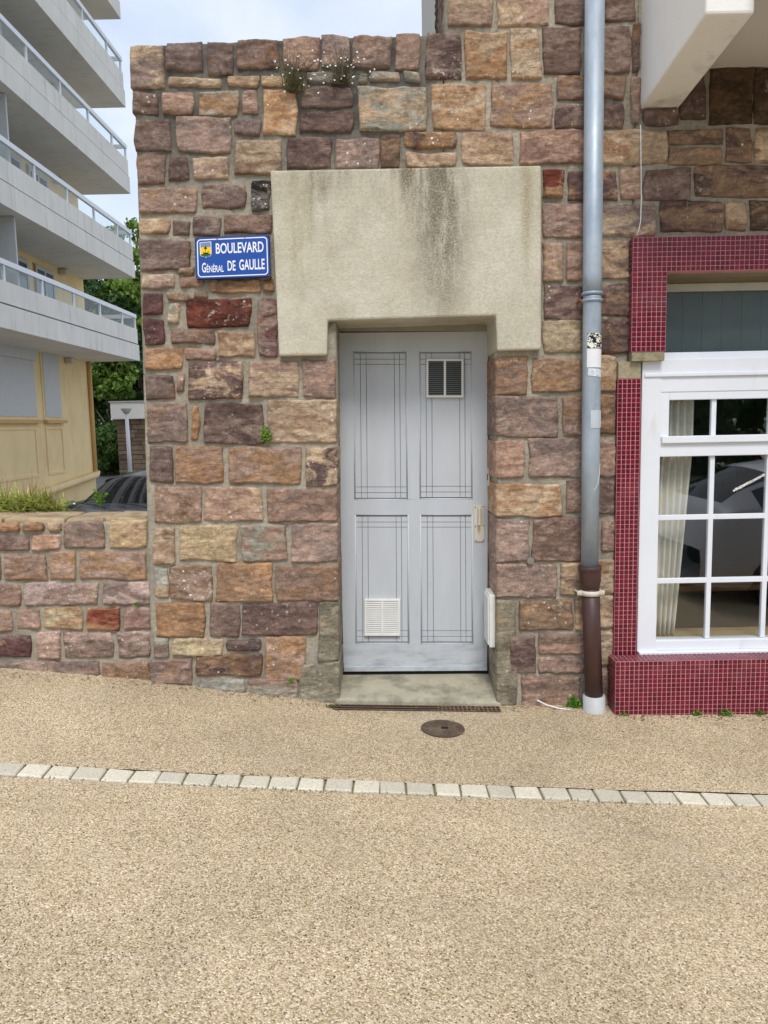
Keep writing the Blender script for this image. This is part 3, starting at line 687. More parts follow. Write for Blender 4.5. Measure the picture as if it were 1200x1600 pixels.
# curtain
cv = []; n = 60; rows = 14; YCU = D+.14
for j in range(rows+1):
    t = j/rows; z = Z(1003)+.01+(Z(600)-Z(1003))*(1-t); wdt = W(1082, 700, YCU).x-W(1016, 700, YCU).x-(.10*max(0, t-.25)/.75)**1.0*.9
    r_ = []
    for i in range(n+1):
        u = i/n; r_.append((W(1016, 700, YCU).x+u*wdt, YCU+.022*math.sin(u*6*2*PI+.4*math.sin(t*3))+.006*math.sin(u*41+t*4), z))
    cv.append(r_)
V = np.array(cv); me = bpy.data.meshes.new('curtain'); me.from_pydata(V.reshape(-1, 3).tolist(), [], grid_mesh(V).tolist())
cu = finish('curtain', me, plain('curtain_cloth', lin(222, 216, 204), .9, .05, 6), None, True)
so = cu.modifiers.new('solid', 'SOLIDIFY'); so.thickness = .002
tag(cu, 'cream curtain hanging behind the left panes of the white window', 'curtain')

# ------------------------------------------------------------------ balcony overhead
a, b = W(1000, 170), W(1061, 168); YO = 3.71; o1 = W(1097, 22, YO)
zs_ = W(1110, 108).z
cb = MB(); side = lambda x: [(x, D+.1, a.z), (x, D, a.z), (x, YO, o1.z), (x, YO, zs_+1.2), (x, D+.1, zs_+1.2)]
cb.hexa(side(a.x), side(b.x)); cb.build('corbel', WHITE, house, bevel=.012)
MB().box((b.x-.01, D-1.02, zs_), (XR+1.5, D+.02, zs_+.22)).build('balcony_slab', SOFF, house, bevel=.01)
MB().box((W(700, 0).x+.2, D+.75, 3.6), (XR+.5, D+6, 8)).build('upper_body', SOFF, house)
MB().box((XR+.02, D+.01, -1.2), (XR+2.5, D+.5, zs_-.7)).build('end_wall', SOFF, house)

# ------------------------------------------------------------------ downpipe
dp = thing('downpipe', 'grey zinc downpipe with brown iron foot on stone wall between door and window', 'downpipe', (W(925, 1100, D-.1).x, D-.1, 0))
YPp = D-.095
def pc(x, y): return W(x, y, YPp)
def rev(pts, name, mat, n=28):
    mb = MB(); mb.tube([p for p, r in pts], [r for p, r in pts], n); return mb.build(name, mat, dp, True)
tp, md, lo = pc(930, -60), pc(926, 465), pc(921.5, 886)
ax = lambda z: tp+(lo-tp)*((z-tp.z)/(lo.z-tp.z))
zz = lambda y: W(925, y, YPp).z
R = .0535
rev([(tp, R), (ax(zz(430)), R), (ax(zz(462)), R)], 'zinc_pipe', ZN)
rev([(ax(zz(463)), R-.001), (ax(zz(466)), R-.002), (ax(zz(700)), R-.001), (lo, R-.003)], 'zinc_pipe', ZN)
for y in (459, 470):
    rev([(ax(zz(y)+.010), R-.001), (ax(zz(y)+.006), R+.006), (ax(zz(y)), R+.008), (ax(zz(y)-.006), R+.006), (ax(zz(y)-.010), R-.001)], 'joint_bead', ZN)
for sx in (-1, 1):
    c = ax(zz(469)); mb = MB(); mb.tube([(c.x+sx*(R+.002), YPp+.01, c.z), (c.x+sx*(R+.022), YPp+.01, c.z)], .011, 10); mb.tube([(c.x+sx*(R+.014), YPp+.01, c.z), (c.x+sx*(R+.012), D+.02, c.z)], .006, 8)
    mb.build('clip', RUST, dp, True)
i0, i1 = pc(921.5, 884), pc(928.5, 1100)
ia = lambda t: i0+(i1-i0)*t
rev([(ia(0), .066), (ia(.004), .069), (ia(.025), .069), (ia(.035), .064), (ia(.05), .062), (ia(.11), .062), (ia(.125), .057), (ia(.16), .053)], 'iron_socket', IRON)
rev([(ia(.12), .052), (ia(.5), .0525), (ia(1), .053)], 'iron_pipe', IRON)
c = ia(.19)
rev([(c+Vector((0, 0, .015)), .053), (c+Vector((0, 0, .014)), .0585), (c-Vector((0, 0, .014)), .0585), (c-Vector((0, 0, .015)), .053)], 'strap', CREAM)
mb = MB()
for sx in (-1, 1): mb.box((c.x+sx*.055, YPp-.012, c.z-.014), (c.x+sx*.082, YPp+.0, c.z+.014)); mb.tube([(c.x+sx*.073, YPp-.018, c.z), (c.x+sx*.073, D, c.z)], .006, 8)
mb.build('strap_lug', CREAM, dp, bevel=.002)
f0, f1 = pc(928, 1086), pc(929, 1124)
cm = MB(); n = 32; prof = [(f1-Vector((0, 0, .05)), .0665), (f0, .0665), (f0+Vector((0, 0, .001)), .0655), (f0, .059), (f0-Vector((0, 0, .08)), .058)]
cm.tube([p for p, r in prof], [r for p, r in prof], n, caps=False); cm.build('pvc_collar', PVCG, dp, True)
# stickers wrapped round the pipe
def sticker(name, y0, y1, a0, a1, mat, rr=.0008, skew=0):
    mb = MB(); n = 10; vs = []
    for j, y in ((0, y0), (1, y1)):
        for i in range(n+1):
            c = ax(zz(y)); an = math.radians(a0+(a1-a0)*i/n); q = R+rr
            vs.append((c.x+math.sin(an)*q, YPp-math.cos(an)*q, c.z+skew*(i/n-.5)))
    mb.add(vs, [(i, i+1, n+2+i, n+1+i) for i in range(n)]); return mb.build(name, mat, dp, True)
STW = plain('sticker_white', lin(226, 228, 230), .5, .04)
k = M('sticker_print'); c_ = k.mix(k.mr(k.noise(k.pos((1, 1, 1)), 42, 3, .5, 1.5), .50, .53), lin(24, 26, 34), lin(232, 230, 216)); STP = k.out(c_, .5)
sticker('sticker', 522, 545, -42, 66, STP); sticker('sticker', 546, 575, -44, 64, STW, .0007, -.003)
sticker('sticker', 577, 589, -36, 62, plain('torn_sticker', lin(206, 212, 218), .6, .3, 60), .0008, -.012); sticker('sticker', 641, 669, -18, 55, plain('faded_sticker', lin(182, 192, 200), .5, .1), .0008)
sticker('sticker', 642, 668, 52, 66, STW, .0011)
scr = MB(); scr.tube([ax(zz(y))+Vector((math.sin(math.radians(a))*(R+.0006), -math.cos(math.radians(a))*(R+.0006), 0)) for y, a in ((724, 62), (742, 50), (755, 35), (765, 8))], .0014, 5)
scr.build('scratch', STW, dp)

# ------------------------------------------------------------------ street sign
YG = D-.052
TL, TR, BR, BL = W(304, 371, YG), W(421, 366, YG), W(423, 433, YG), W(306, 437.5, YG)
sign = thing('street_sign', 'blue enamel street name sign with white lettering on stone wall', 'sign', tuple((TL+BR)/2))
BLUE = plain('blue_enamel', lin(2, 70, 158), .4, .06, 8, spec=.5); BLUED = plain('dark_blue_edge', lin(22, 44, 92), .4, .1); SW_ = plain('sign_white', lin(232, 236, 242), .35, .02)
def sp(u, v, dy=0): p = (TL*(1-u)+TR*u)*(1-v)+(BL*(1-u)+BR*u)*v; return Vector((p.x, p.y-dy, p.z))
def rrect(u0, v0, u1, v1, ru, asp, n=6):
    rv = ru*asp; pts = []
    for (cu_, cv_, a0) in ((u1-ru, v0+rv, -90), (u1-ru, v1-rv, 0), (u0+ru, v1-rv, 90), (u0+ru, v0+rv, 180)):
        for i in range(n+1):
            an = math.radians(a0+90*i/n); pts.append((cu_+ru*math.cos(an), cv_+rv*math.sin(an)))
    return pts
ASP = (TR-TL).length/(BL-TL).length
o = rrect(0, 0, 1, 1, .03, ASP); mb = MB(); mb.hexa([sp(u, v, 0) for u, v in o], [sp(u, v, -.012) for u, v in o]); mb.build('plate', BLUED, sign, bevel=.003)
o = rrect(.012, .022, .988, .978, .045, ASP); mb = MB(); mb.hexa([sp(u, v, .0025) for u, v in o], [sp(u, v, -.001) for u, v in o]); mb.build('enamel_face', BLUE, sign)
oa, ob = rrect(.03, .055, .97, .945, .05, ASP, 8), rrect(.043, .079, .957, .921, .038, ASP, 8)
mb = MB(); n = len(oa); mb.add([sp(u, v, .0032) for u, v in oa]+[sp(u, v, .0032) for u, v in ob], [(i, (i+1) % n, n+(i+1) % n, n+i) for i in range(n)]); mb.build('border', SW_, sign)
def text(s, u0, u1, vt, vb, off=.012, name='lettering'):
    cu = bpy.data.curves.new('t', 'FONT'); cu.body = s; cu.offset = off; cu.resolution_u = 4
    ob_ = bpy.data.objects.new('t', cu); COL.objects.link(ob_); bpy.context.view_layer.update()
    me = bpy.data.meshes.new_from_object(ob_.evaluated_get(bpy.context.evaluated_depsgraph_get())); bpy.data.objects.remove(ob_)
    co = np.array([v.co[:] for v in me.vertices]); mn, mxx = co.min(0), co.max(0)
    q = []
    for p in co:
        q.append(sp(u0+(u1-u0)*(p[0]-mn[0])/(mxx[0]-mn[0]), vb+(vt-vb)*(p[1]-mn[1])/(mxx[1]-mn[1]), .0034))
    for v, x in zip(me.vertices, q): v.co = x
    return finish(name, me, SW_, sign)
text('BOULEVARD', .28, .918, .16, .408, .018)
text('G', .088, .142, .605, .835, .018); text('ÉNÉRAL', .150, .378, .638, .835, .014)
text('DE', .430, .537, .580, .815, .018); text('GAULLE', .586, .926, .562, .812, .018)
def shp(pts, d, mat, name='crest'):
    mb = MB(); mb.add([sp(u, v, d) for u, v in pts], [tuple(range(len(pts)))]); return mb.build(name, mat, sign)
shield = lambda g: [(.068+g, .125+g*1.7), (.222-g, .115+g*1.7), (.222-g, .40), (.205-g, .455-g), (.16, .465-g), (.146, .49-g*1.7), (.132, .465-g), (.085+g, .455-g), (.068+g, .41)]
shp(shield(0), .0034, SW_)
shp([(.076, .137), (.214, .128), (.214, .24), (.076, .245)], .0038, plain('crest_grey', lin(120, 140, 170), .4))
shp([(.076, .245), (.214, .24), (.214, .395), (.076, .40)], .0038, plain('crest_yellow', lin(238, 196, 20), .4))
shp([(.076, .40), (.214, .395), (.205, .445), (.146, .468), (.085, .445)], .0038, plain('crest_green', lin(44, 92, 40), .4))
BLK = plain('crest_black', lin(24, 24, 22), .5)
shp([(.103, .335), (.12, .37), (.17, .37), (.19, .33), (.178, .40), (.115, .402)], .0042, BLK)
shp([(.142, .20), (.147, .20), (.147, .37), (.142, .37)], .0042, BLK); shp([(.12, .262), (.142, .235), (.142, .30)], .0044, BLK); shp([(.147, .225), (.166, .268), (.147, .29)], .0044, BLK)
mb = MB()
for u, v in ((.02, .04), (.98, .03), (.985, .97), (.02, .97), (.3, .05), (.67, .04)):
    p = sp(u, v); mb.tube([p+Vector((0, -.006, 0)), p+Vector((0, .05, 0))], .005, 8)
mb.build('bolt', RUST, sign)

# ------------------------------------------------------------------ garden wall body
slab([(-200, 822), (241, 814), (241, 1100), (-200, 1120)], D+.03, .30, MM, gwall, 'mortar')
ta, tb_ = W(-200, 814, D+.03), W(238, 809.5, D+.03)
CPM = plain('coping_stone', lin(166, 146, 116), .95, .3, 9, bump=.014, bscale=26, dirt=(lin(120, 104, 80), 6, .5, .7))
for (xa_, xb_) in ((-200, -60), (-57, 44), (47, 110), (113, 176), (179, 238)):
    A_, B_ = W(xa_, 0, D+.03).x, W(xb_, 0, D+.03).x; zA, zB = [ta.z+(tb_.z-ta.z)*(q+200)/438+random.uniform(-.008, .004) for q in (xa_, xb_)]
    make_stone([(A_, D+.39, zA), (B_, D+.39, zB), (B_, D+.022+random.uniform(0, .012), zB), (A_, D+.022+random.uniform(0, .012), zA)], (0, 0, 1), CPM, gwall, PAL['T'], 0, .35, .022, flat=True, name='coping_stone')
MB().box((-8, D+.36, .55), (-1.95, D+.85, tb_.z-.06)).build('planter_soil', plain('soil', lin(96, 80, 60), .95, .3, 20), gwall)

# ------------------------------------------------------------------ ground ironwork
p = W(692, 1140, 4.18)
t_ = (lambda x, y: Vector((x, y, float(gz(x, y)))))
def ray_ground(x, y):
    lo_, hi = 1.2, 4.7
    for _ in range(40):
        mid = (lo_+hi)/2; q = W(x, y, mid)
        if q.z > float(gz(q.x, mid)): lo_ = mid
        else: hi = mid
    return W(x, y, lo_)
p = ray_ground(692, 1140); e = ray_ground(726, 1140)
mh = thing('manhole_cover', 'small round brown iron cover set in the beige pavement before the door', 'manhole cover', tuple(p))
def gdisc(r0, r1, dz, n=36):
    vs = []; 
    for r in (r0, r1):
        for i in range(n):
            x, y = p.x+r*math.cos(2*PI*i/n), p.y+r*math.sin(2*PI*i/n); vs.append((x, y, float(gz(x, y))+dz))
    return vs, [(i, (i+1) % n, n+(i+1) % n, n+i) for i in range(n)]
rad = (e-p).length
mb = MB(); v, f = gdisc(rad, rad*.86, .009); mb.add(v, f); mb.build('cover_rim', MANH, mh)
mb = MB(); v, f = gdisc(rad*.845, .0001, .0085); mb.add(v, f)
for i in range(24):
    an = 2*PI*i/24; r = rad*(.72 if i % 2 else .5); x, y = p.x+r*math.cos(an), p.y+r*math.sin(an); z = float(gz(x, y))+.009; mb.box((x-.006, y-.006, z), (x+.006, y+.006, z+.003))
mb.build('cover_plate', MANH, mh)
mb = MB(); x, y = p.x+.01, p.y; mb.box((x-.02, y-.008, p.z+.0095), (x+.02, y+.008, p.z+.013)); mb.build('lifting_slot', DARK, mh)
g0, g1 = ray_ground(522, 1106), ray_ground(781, 1109)
dg = thing('drain_grate', 'long narrow rusty channel drain grate in front of the door step', 'drain', tuple((g0+g1)/2))
def gp_(x, y, dz): return (x, y, float(gz(x, y))+dz)
yA, yB = g0.y-.032, g0.y+.042
GR = plain('grate_iron', lin(124, 98, 78), .8, .25, 30, metal=.2)
mb = MB(); mb.add([gp_(g0.x, yA, .005), gp_(g1.x, yA, .005), gp_(g1.x, yB, .005), gp_(g0.x, yB, .005)], [(0, 1, 2, 3)]); mb.build('channel', DARK, dg)
mb = MB(); n = 40
for i in range(n+1):
    x = g0.x+(g1.x-g0.x)*i/n; a_, b_ = gp_(x, yA, .005), gp_(x, yB, .005); mb.hexa([(x-.0042, yA, a_[2]), (x+.0042, yA, a_[2]), (x+.0042, yB, b_[2]), (x-.0042, yB, b_[2])], [(x-.0042, yA, a_[2]+.0015), (x+.0042, yA, a_[2]+.0015), (x+.0042, yB, b_[2]+.0015), (x-.0042, yB, b_[2]+.0015)])
for y in np.linspace(yA, yB, 3):
    a_, b_ = gp_(g0.x, y, .0055), gp_(g1.x, y, .0055); mb.hexa([(a_[0], y-.004, a_[2]), (b_[0], y-.004, b_[2]), (b_[0], y+.004, b_[2]), (a_[0], y+.004, a_[2])], [(a_[0], y-.004, a_[2]+.0018), (b_[0], y-.004, b_[2]+.0018), (b_[0], y+.004, b_[2]+.0018), (a_[0], y+.004, a_[2]+.0018)])
mb.build('grate', GR, dg)
DTUFT = [(560, 1107), (648, 1108)]
# cables
cb_ = MB(); cb_.tube([W(x, y, D-.045) for x, y in ((1001, 195), (1001.5, 250), (1002, 310), (1001, 345), (998, 360), (995, 369))], .0028, 6)
tag(cb_.build('cable', STW, None, True), 'thin white cable hanging down the stone above the red tiles', 'cable')
cb_ = MB(); cb_.tube([Vector((q.x, q.y-.02, q.z+dz)) for q, dz in ((W(838, 1097, D-.03), .02), (ray_ground(852, 1104), .02), (ray_ground(872, 1108), .012), (ray_ground(889, 1109), .008))], .0045, 6)
tag(cb_.build('cable', STW, None, True), 'short white cable end lying at the wall foot beside the downpipe', 'cable')

# ------------------------------------------------------------------ plants
def blades(pts, name, mat, parent, h0, h1, wd, lean, n, seg=4, droop=1.0):
    mb = MB()
    for _ in range(n):
        c = random.choice(pts); c = Vector((c[0]+random.gauss(0, lean*.16), c[1]+random.gauss(0, lean*.13), c[2])); h = random.uniform(h0, h1); an = random.uniform(0, 2*PI); ln = random.uniform(.2, 1)*lean
        dx, dy = math.cos(an), math.sin(an); w_ = wd*random.uniform(.7, 1.2); vs = []
        for i in range(seg+1):
            t = i/seg; r = ln*t**1.6; z = h*(t-.45*droop*ln/lean*t*t); ww = w_*(1-t**2.2)+.0004
            vs += [(c.x+dx*r-dy*ww, c.y+dy*r+dx*ww, c.z+z), (c.x+dx*r+dy*ww, c.y+dy*r-dx*ww, c.z+z+ww*.4)]
        mb.add(vs, [(2*i, 2*i+1, 2*i+3, 2*i+2) for i in range(seg)])
    return mb.build(name, mat, parent)
def leafy(name, mat, parent, c, r, n, size, sq=1.0):
    mb = MB()
    for _ in range(n):
        d_ = Vector((random.gauss(0, 1), random.gauss(0, 1), random.gauss(0, 1))).normalized()*random.random()**.5
        q = Vector(c)+Vector((d_.x*r, d_.y*r*.6, abs(d_.z)*r*sq)); u = Vector((random.uniform(-1, 1), random.uniform(-1, 1), random.uniform(-.4, 1))).normalized(); v = u.cross(Vector((random.uniform(-1, 1), random.uniform(-1, 1), random.uniform(-1, 1)))).normalized(); s = size*random.uniform(.6, 1.3)
        mb.add([q, q+u*s*.5+v*s*.35, q+u*s, q+u*s*.5-v*s*.35], [(0, 1, 2, 3)])
    return mb.build(name, mat, parent)
LGR = leaf_mat('grass_leaf', lin(150, 166, 70), lin(208, 208, 128), lin(168, 176, 88), .35)
LGN = leaf_mat('fresh_leaf', lin(70, 120, 36), lin(120, 156, 60))
LDY = leaf_mat('daisy_leaf', lin(84, 88, 56), lin(128, 124, 82), lin(110, 104, 84))
DRY = leaf_mat('dry_stem', lin(130, 84, 60), lin(168, 130, 96))
PET = plain('petal', lin(236, 234, 232), .7, .03)
gl = ['spiky yellow green grass clump at the left edge of the low wall', 'broad yellow green grass clump in the middle of the planter', 'thin arching grass clump at the right end of the planter']
for i, (x, y, nn, hh) in enumerate(((4, 806, 150, .26), (46, 806, 230, .25), (84, 804, 80, .20))):
    q = W(x, y, D+.50); q.z = tb_.z-.05
    g_ = thing('ornamental_grass', gl[i], 'grass', tuple(q), 'grass clumps behind the low wall')
    blades([tuple(q)], 'leaf', LGR, g_, hh*.5, hh*1.15, .0105, .28, nn).__setitem__('kind', 'stuff')
    blades([tuple(q)], 'dry_stem', DRY, g_, hh*.6, hh*1.45, .0018, .16, 40, droop=.3)['kind'] = 'stuff'
q = W(157, 800, D+.40); wd_ = thing('weed', 'upright green weed on the low wall in front of the parked car', 'weed', tuple(q))
mb = MB(); mb.tube([q, q+Vector((.004, 0, .13))], .002, 5); mb.build('stem', LGN, wd_)
leafy('leaf', LGN, wd_, q+Vector((.003, 0, .06)), .035, 46, .032, 2.2)['kind'] = 'stuff'
dz_ = thing('daisy_plant', 'tuft of white daisies rooted in the joint under the wall coping', 'plant', tuple(W(460, 150, D-.04)))
for (x, y, sx, n) in ((458, 142, .15, 150), (535, 128, .12, 90)):
    q = W(x, y, D-.03); blades([tuple(q)], 'foliage', LDY, dz_, .06, .24, .0016, sx, n, droop=.4)['kind'] = 'stuff'
    leafy('foliage', LDY, dz_, q+Vector((0, -.01, -.01)), .075, 90, .018, .9)['kind'] = 'stuff'
mb = MB(); stems = []
for i in range(60):
    x = random.choice((random.gauss(462, 22), random.gauss(535, 24))); y = random.uniform(68, 148) if x < 500 else random.uniform(80, 130)
    q = W(x, y, D-.08-random.random()*.06); r = random.uniform(.004, .0072); n = 8
    st_ = W(460 if x < 498 else 535, 146 if x < 498 else 130, D-.03); stems.append((st_, q))
    t = Vector((random.uniform(-.5, .5), -1, random.uniform(-.2, .7))).normalized(); u = t.cross(Vector((0, 0, 1))).normalized(); v = t.cross(u)
    mb.add([q+t*.002]+[q+u*math.cos(2*PI*k_/n)*r*(1 if k_ % 2 else .6)+v*math.sin(2*PI*k_/n)*r*(1 if k_ % 2 else .6) for k_ in range(n)], [(0, 1+k_, 1+(k_+1) % n) for k_ in range(n)])
mb.build('flower', PET, dz_)['kind'] = 'stuff'
mb = MB()
for a_, b_ in stems: mb.tube([a_, (a_+b_)/2+Vector((0, -.03, .02)), b_+Vector((0, .003, 0))], .0014, 3, caps=False)
mb.build('stem', LDY, dz_)['kind'] = 'stuff'
def tuft(name, label, cat, q, r, n, size, mat=LGN, sq=1.0, group=None):
    t = leafy(name, mat, None, q, r, n, size, sq); tag(t, label, cat, group)
q = W(416, 690, D-.03); tuft('wall_weed', 'bright green weed growing in a vertical stone joint left of the door', 'weed', q, .035, 120, .022, sq=2.4)
tuft('wall_weed', 'tiny green moss cushion in the joint at the low wall right end', 'moss', W(213, 945, D-.01), .016, 70, .012, sq=.6)
tuft('wall_weed', 'small yellow green sprig at the foot of the left door jamb', 'weed', W(455, 1066, D-.03), .022, 40, .016)
tuft('wall_weed', 'leafy green weed at wall foot left of the pipe collar', 'weed', W(897, 1108, D-.04), .045, 130, .03, sq=1.5)
for i, (x, y, r, n) in enumerate(((1128, 1113, .045, 120), (1085, 1114, .035, 60), (972, 1114, .03, 40), (1180, 1111, .04, 50))):
    q = ray_ground(x, y); q.y = YP-.012; q.z = float(gz(q.x, q.y))
    tuft('kerb_weed', ['largest green weed along the foot of the red tiled plinth', 'low weed left of the largest one under the red tiled plinth', 'small weed at the left corner of the red tiled plinth', 'sparse weed at the right photo edge under the red tiled plinth'][i], 'weed', q, r, n, .018, LGN, .8, 'weeds along the tiled plinth')
q = ray_ground(520, 1106); tuft('kerb_weed', 'dry brownish tuft at left end of the drain grate', 'weed', q, .06, 80, .016, LDY, .3)
for i_, (x, y) in enumerate(DTUFT):
    q = ray_ground(x, y); tuft('kerb_weed', ['small green weed growing through the left part of the drain grate', 'small green weed growing through the middle of the drain grate'][i_], 'weed', q, .028, 40, .010, LDY if i_ == 0 else LGN, .35)
mb = MB()
for i in range(900):
    x = random.uniform(-3, 3); y = YS+random.choice((-1, 1))*(SW+random.uniform(-.012, .012)); 
    if float(vnoise(x*2.3, y, 0)) < .15 and random.random() < .85: continue
    z = float(gz(x, y)); a_ = random.uniform(0, 6.28); h = random.uniform(.004, .014); mb.add([(x-.004, y, z), (x+.004, y+.003, z), (x+math.cos(a_)*.008, y+math.sin(a_)*.008, z+h)], [(0, 1, 2)])
tag(mb.build('moss', leaf_mat('moss_leaf', lin(104, 108, 52), lin(140, 134, 78))), 'thin moss and grass along the edges of the granite sett line', 'moss', kind='stuff')

mb = MB()
for i in range(420):
    x = random.uniform(-2.4, 2.3); wl_ = D-.03 if x < 1.33 else YP-.01
    if -.28 < x < .72 and random.random() < .7: continue
    y = wl_-abs(random.gauss(0, .05)); z = float(gz(x, y))+.004; s_ = random.uniform(.004, .014); a_ = random.uniform(0, 6.28); dx, dy = math.cos(a_)*s_, math.sin(a_)*s_
    mb.add([(x-dx, y-dy, z), (x+dy*.5, y-dx*.5, z+.003), (x+dx, y+dy, z+random.uniform(0, .006)), (x-dy*.5, y+dx*.5, z+.002)], [(0, 1, 2, 3)])
tag(mb.build('debris', leaf_mat('dry_litter', lin(92, 74, 52), lin(168, 146, 112), None, .0)), 'dry leaf litter and grit lying along the wall foot', 'litter', kind='stuff')

# ------------------------------------------------------------------ apartment building
AY1 = 24.5; AX = W(218.5, 563, AY1).x                                      # balcony front line, far end
yaw = .0125
def ab(d, y, z): return (AX-d+(y-AY1)*yaw, y, z)           # d = depth behind the balcony front
apt = thing('apartment_building', 'yellow apartment block with long white glass railed balconies at left', 'building', ab(2, AY1, ZC))
def abox(name, d0, d1, y0, y1, z0, z1, mat, par, bevel=0):
    mb = MB(); mb.hexa([ab(d0, y0, z0), ab(d0, y1, z0), ab(d0, y1, z1), ab(d0, y0, z1)], [ab(d1, y0, z0), ab(d1, y1, z0), ab(d1, y1, z1), ab(d1, y0, z1)]); return mb.build(name, mat, par, bevel=bevel)
WD_ = 1.62; Y0 = 9.0
LEV = [W(x, y, AY1).z for x, y in ((218, 564), (213, 435), (205, 303), (198, 168), (192, 30))]
abox('wall', WD_, 9, Y0, AY1, ZC, 17, YEL, apt)
GW = plain('grey_wall', lin(192, 196, 198), .8, .05)
for li, zl in enumerate(LEV):
    b = abox('balcony', .0, WD_+.002, Y0, AY1, zl, zl+.485, PAR, apt)
    abox('parapet', .022, .16, Y0, AY1-.02, zl+.525, zl+.97, PAR, b)
    abox('groove', .08, .14, Y0, AY1-.08, zl+.485, zl+.525, DARK, b)
    abox('parapet', .16, WD_, AY1-.16, AY1-.022, zl+.49, zl+.97, PAR, b)
    abox('rail', .03, .11, Y0, AY1, zl+1.31, zl+1.42, RAIL, b)
    abox('rail', .11, WD_, AY1-.09, AY1-.02, zl+1.31, zl+1.42, RAIL, b)
    yy = AY1-.05; k = 0; st_ = [1.15, 1.75, 1.75, 1.75]; ys = [yy]
    while yy > Y0+1.5: yy -= st_[min(k, 3)]; ys.append(yy); k += 1
    for y in ys: abox('post', .05, .10, y-.03, y+.03, zl+.97, zl+1.31, RAIL, b)
    for y1, y2 in zip(ys[:-1], ys[1:]): abox('pane', .07, .08, y2+.032, y1-.032, zl+.98, zl+1.305, GLB, b)
def awin(y0, y1, z0, z1, kind):
    f = abox('window', WD_-.03, WD_+.05, y0, y1, z0, z1, YEL if kind == 'shut' else YEL2, apt)
    if kind == 'shut':
        abox('shutter', WD_-.045, WD_-.031, y0+.08, y1-.08, z0+.08, z1-.02, SHUT, f)
        mb = MB(); z = z0+.1
        while z < z1-.08:
            mb.hexa([ab(WD_-.052, y0+.1, z), ab(WD_-.052, y1-.1, z), ab(WD_-.052, y1-.1, z+.035), ab(WD_-.052, y0+.1, z+.035)], [ab(WD_-.045, y0+.1, z), ab(WD_-.045, y1-.1, z), ab(WD_-.045, y1-.1, z+.035), ab(WD_-.045, y0+.1, z+.035)]); z += .048
        mb.build('shutter_slat', SHUT, f)['kind'] = 'stuff'
        abox('sill', WD_-.14, WD_-.03, y0-.03, y1+.03, z0-.09, z0, YEL2, f)
    else:
        abox('pane', WD_-.05, WD_-.031, y0+.09, y1-.09, z0+.05, z1-.09, WGLASS, f)
        abox('frame', WD_-.065, WD_-.051, y0+.03, y0+.12, z0, z1-.03, GW, f); abox('frame', WD_-.065, WD_-.051, y1-.12, y1-.03, z0, z1-.03, GW, f); abox('frame', WD_-.065, WD_-.051, y0+.12, y1-.12, z1-.14, z1-.03, GW, f)
        abox('frame', WD_-.0655, WD_-.0515, (y0+y1)/2-.04, (y0+y1)/2+.04, z0, z1-.14, GW, f)
awin(16.6, 20.75, 1.95, 3.70, 'shut'); awin(21.1, 22.3, 1.95, 3.88, 'shut')
awin(11.5, 15.6, 1.95, 3.7, 'shut')
abox('shutter_box', WD_-.10, WD_-.02, 16.6, 20.75, 3.50, 3.90, SHUT, apt)
for zl in LEV[:-1]:
    awin(18.3, 20.75, zl+.42, zl+2.35, 'open'); awin(21.1, 22.3, zl+.42, zl+2.35, 'open'); awin(12, 16, zl+.42, zl+2.35, 'open')
    abox('privacy_screen', .2, WD_, 17.2, 17.26, zl+.40, zl+2.5, GW, apt)
for (y0, y1) in ((16.8, 20.6), (21.15, 22.25)):            # framed panels under the windows
    for d in ((y0, y1, .45, .52), (y0, y1, 1.70, 1.77), (y0, y0+.07, .52, 1.70), (y1-.07, y1, .52, 1.70)): abox('panel_frame', WD_-.03, WD_+.01, d[0], d[1], d[2], d[3], YEL, apt)
mb = MB(); mb.tube([ab(WD_-.09, 12, -.62), ab(WD_-.09, 18.7, -.13), ab(WD_-.09, 24.35, .24), ab(WD_-.09, 24.40, .34)], .11, 10); mb.build('waste_pipe', YEL, apt, True)
mb = MB(); mb.tube([ab(WD_-.06, 24.38, .2), ab(WD_-.06, 24.38, 3.92)], .065, 10); mb.build('rain_pipe', YEL2, apt, True)
for li, zl in enumerate(LEV[:4]):
    mb = MB(); p = ab(WD_-.12, 22.8, zl-.12); mb.box((p[0]-.1, p[1]-.1, p[2]-.06), (p[0]+.1, p[1]+.1, p[2]+.09)); mb.build('wall_lamp', CREAM, apt, bevel=.02)

# ------------------------------------------------------------------ far garage, lamp post
GY = 33.0
ga = thing('garage_building', 'low brown stone garage with white roof fascia behind the house corner', 'building', (W(230, 700, GY).x, GY, ZC))
gx0 = W(186, 700, GY).x; gzt = W(200, 655, GY).z; gzf = W(200, 629, GY).z
MB().box((gx0, GY, ZC-.2), (gx0+9, GY+6, gzt)).build('wall', plain('garage_mortar', lin(92, 78, 68), .95, .2, 4), ga)
MB().box((gx0-.15, GY-.35, gzt), (gx0+9.2, GY+6.2, gzf)).build('roof_fascia', plain('garage_white', lin(232, 230, 226), .8, .03), ga, bevel=.02)
MB().box((gx0-.2, GY-.4, gzf), (gx0+9.3, GY+6.3, gzf+.06)).build('roof_edge', PVCG, ga)
mb = MB(); z = ZC
while z < gzt-.05:
    h = random.uniform(.12, .24); x = gx0-.03
    while x < gx0+5:
        l_ = random.uniform(.3, .8); y_ = GY-.02-random.random()*.04; mb.box((x+.012, y_, z+.012), (x+l_-.012, GY+.05, min(z+h-.012, gzt))); x += l_
    z += h
kk = M('garage_stone'); g = kk.n('ShaderNodeNewGeometry'); c_ = kk.mix(g.outputs['Random Per Island'], lin(116, 98, 84), lin(150, 130, 110)); c_ = kk.val(c_, kk.mr(kk.noise(kk.pos(), 4, 5, .7), .3, .7, .7, 1.25)); GST = kk.out(c_, .95, .1)
mb.build('stone', GST, ga)['kind'] = 'stuff'
LY = 30.
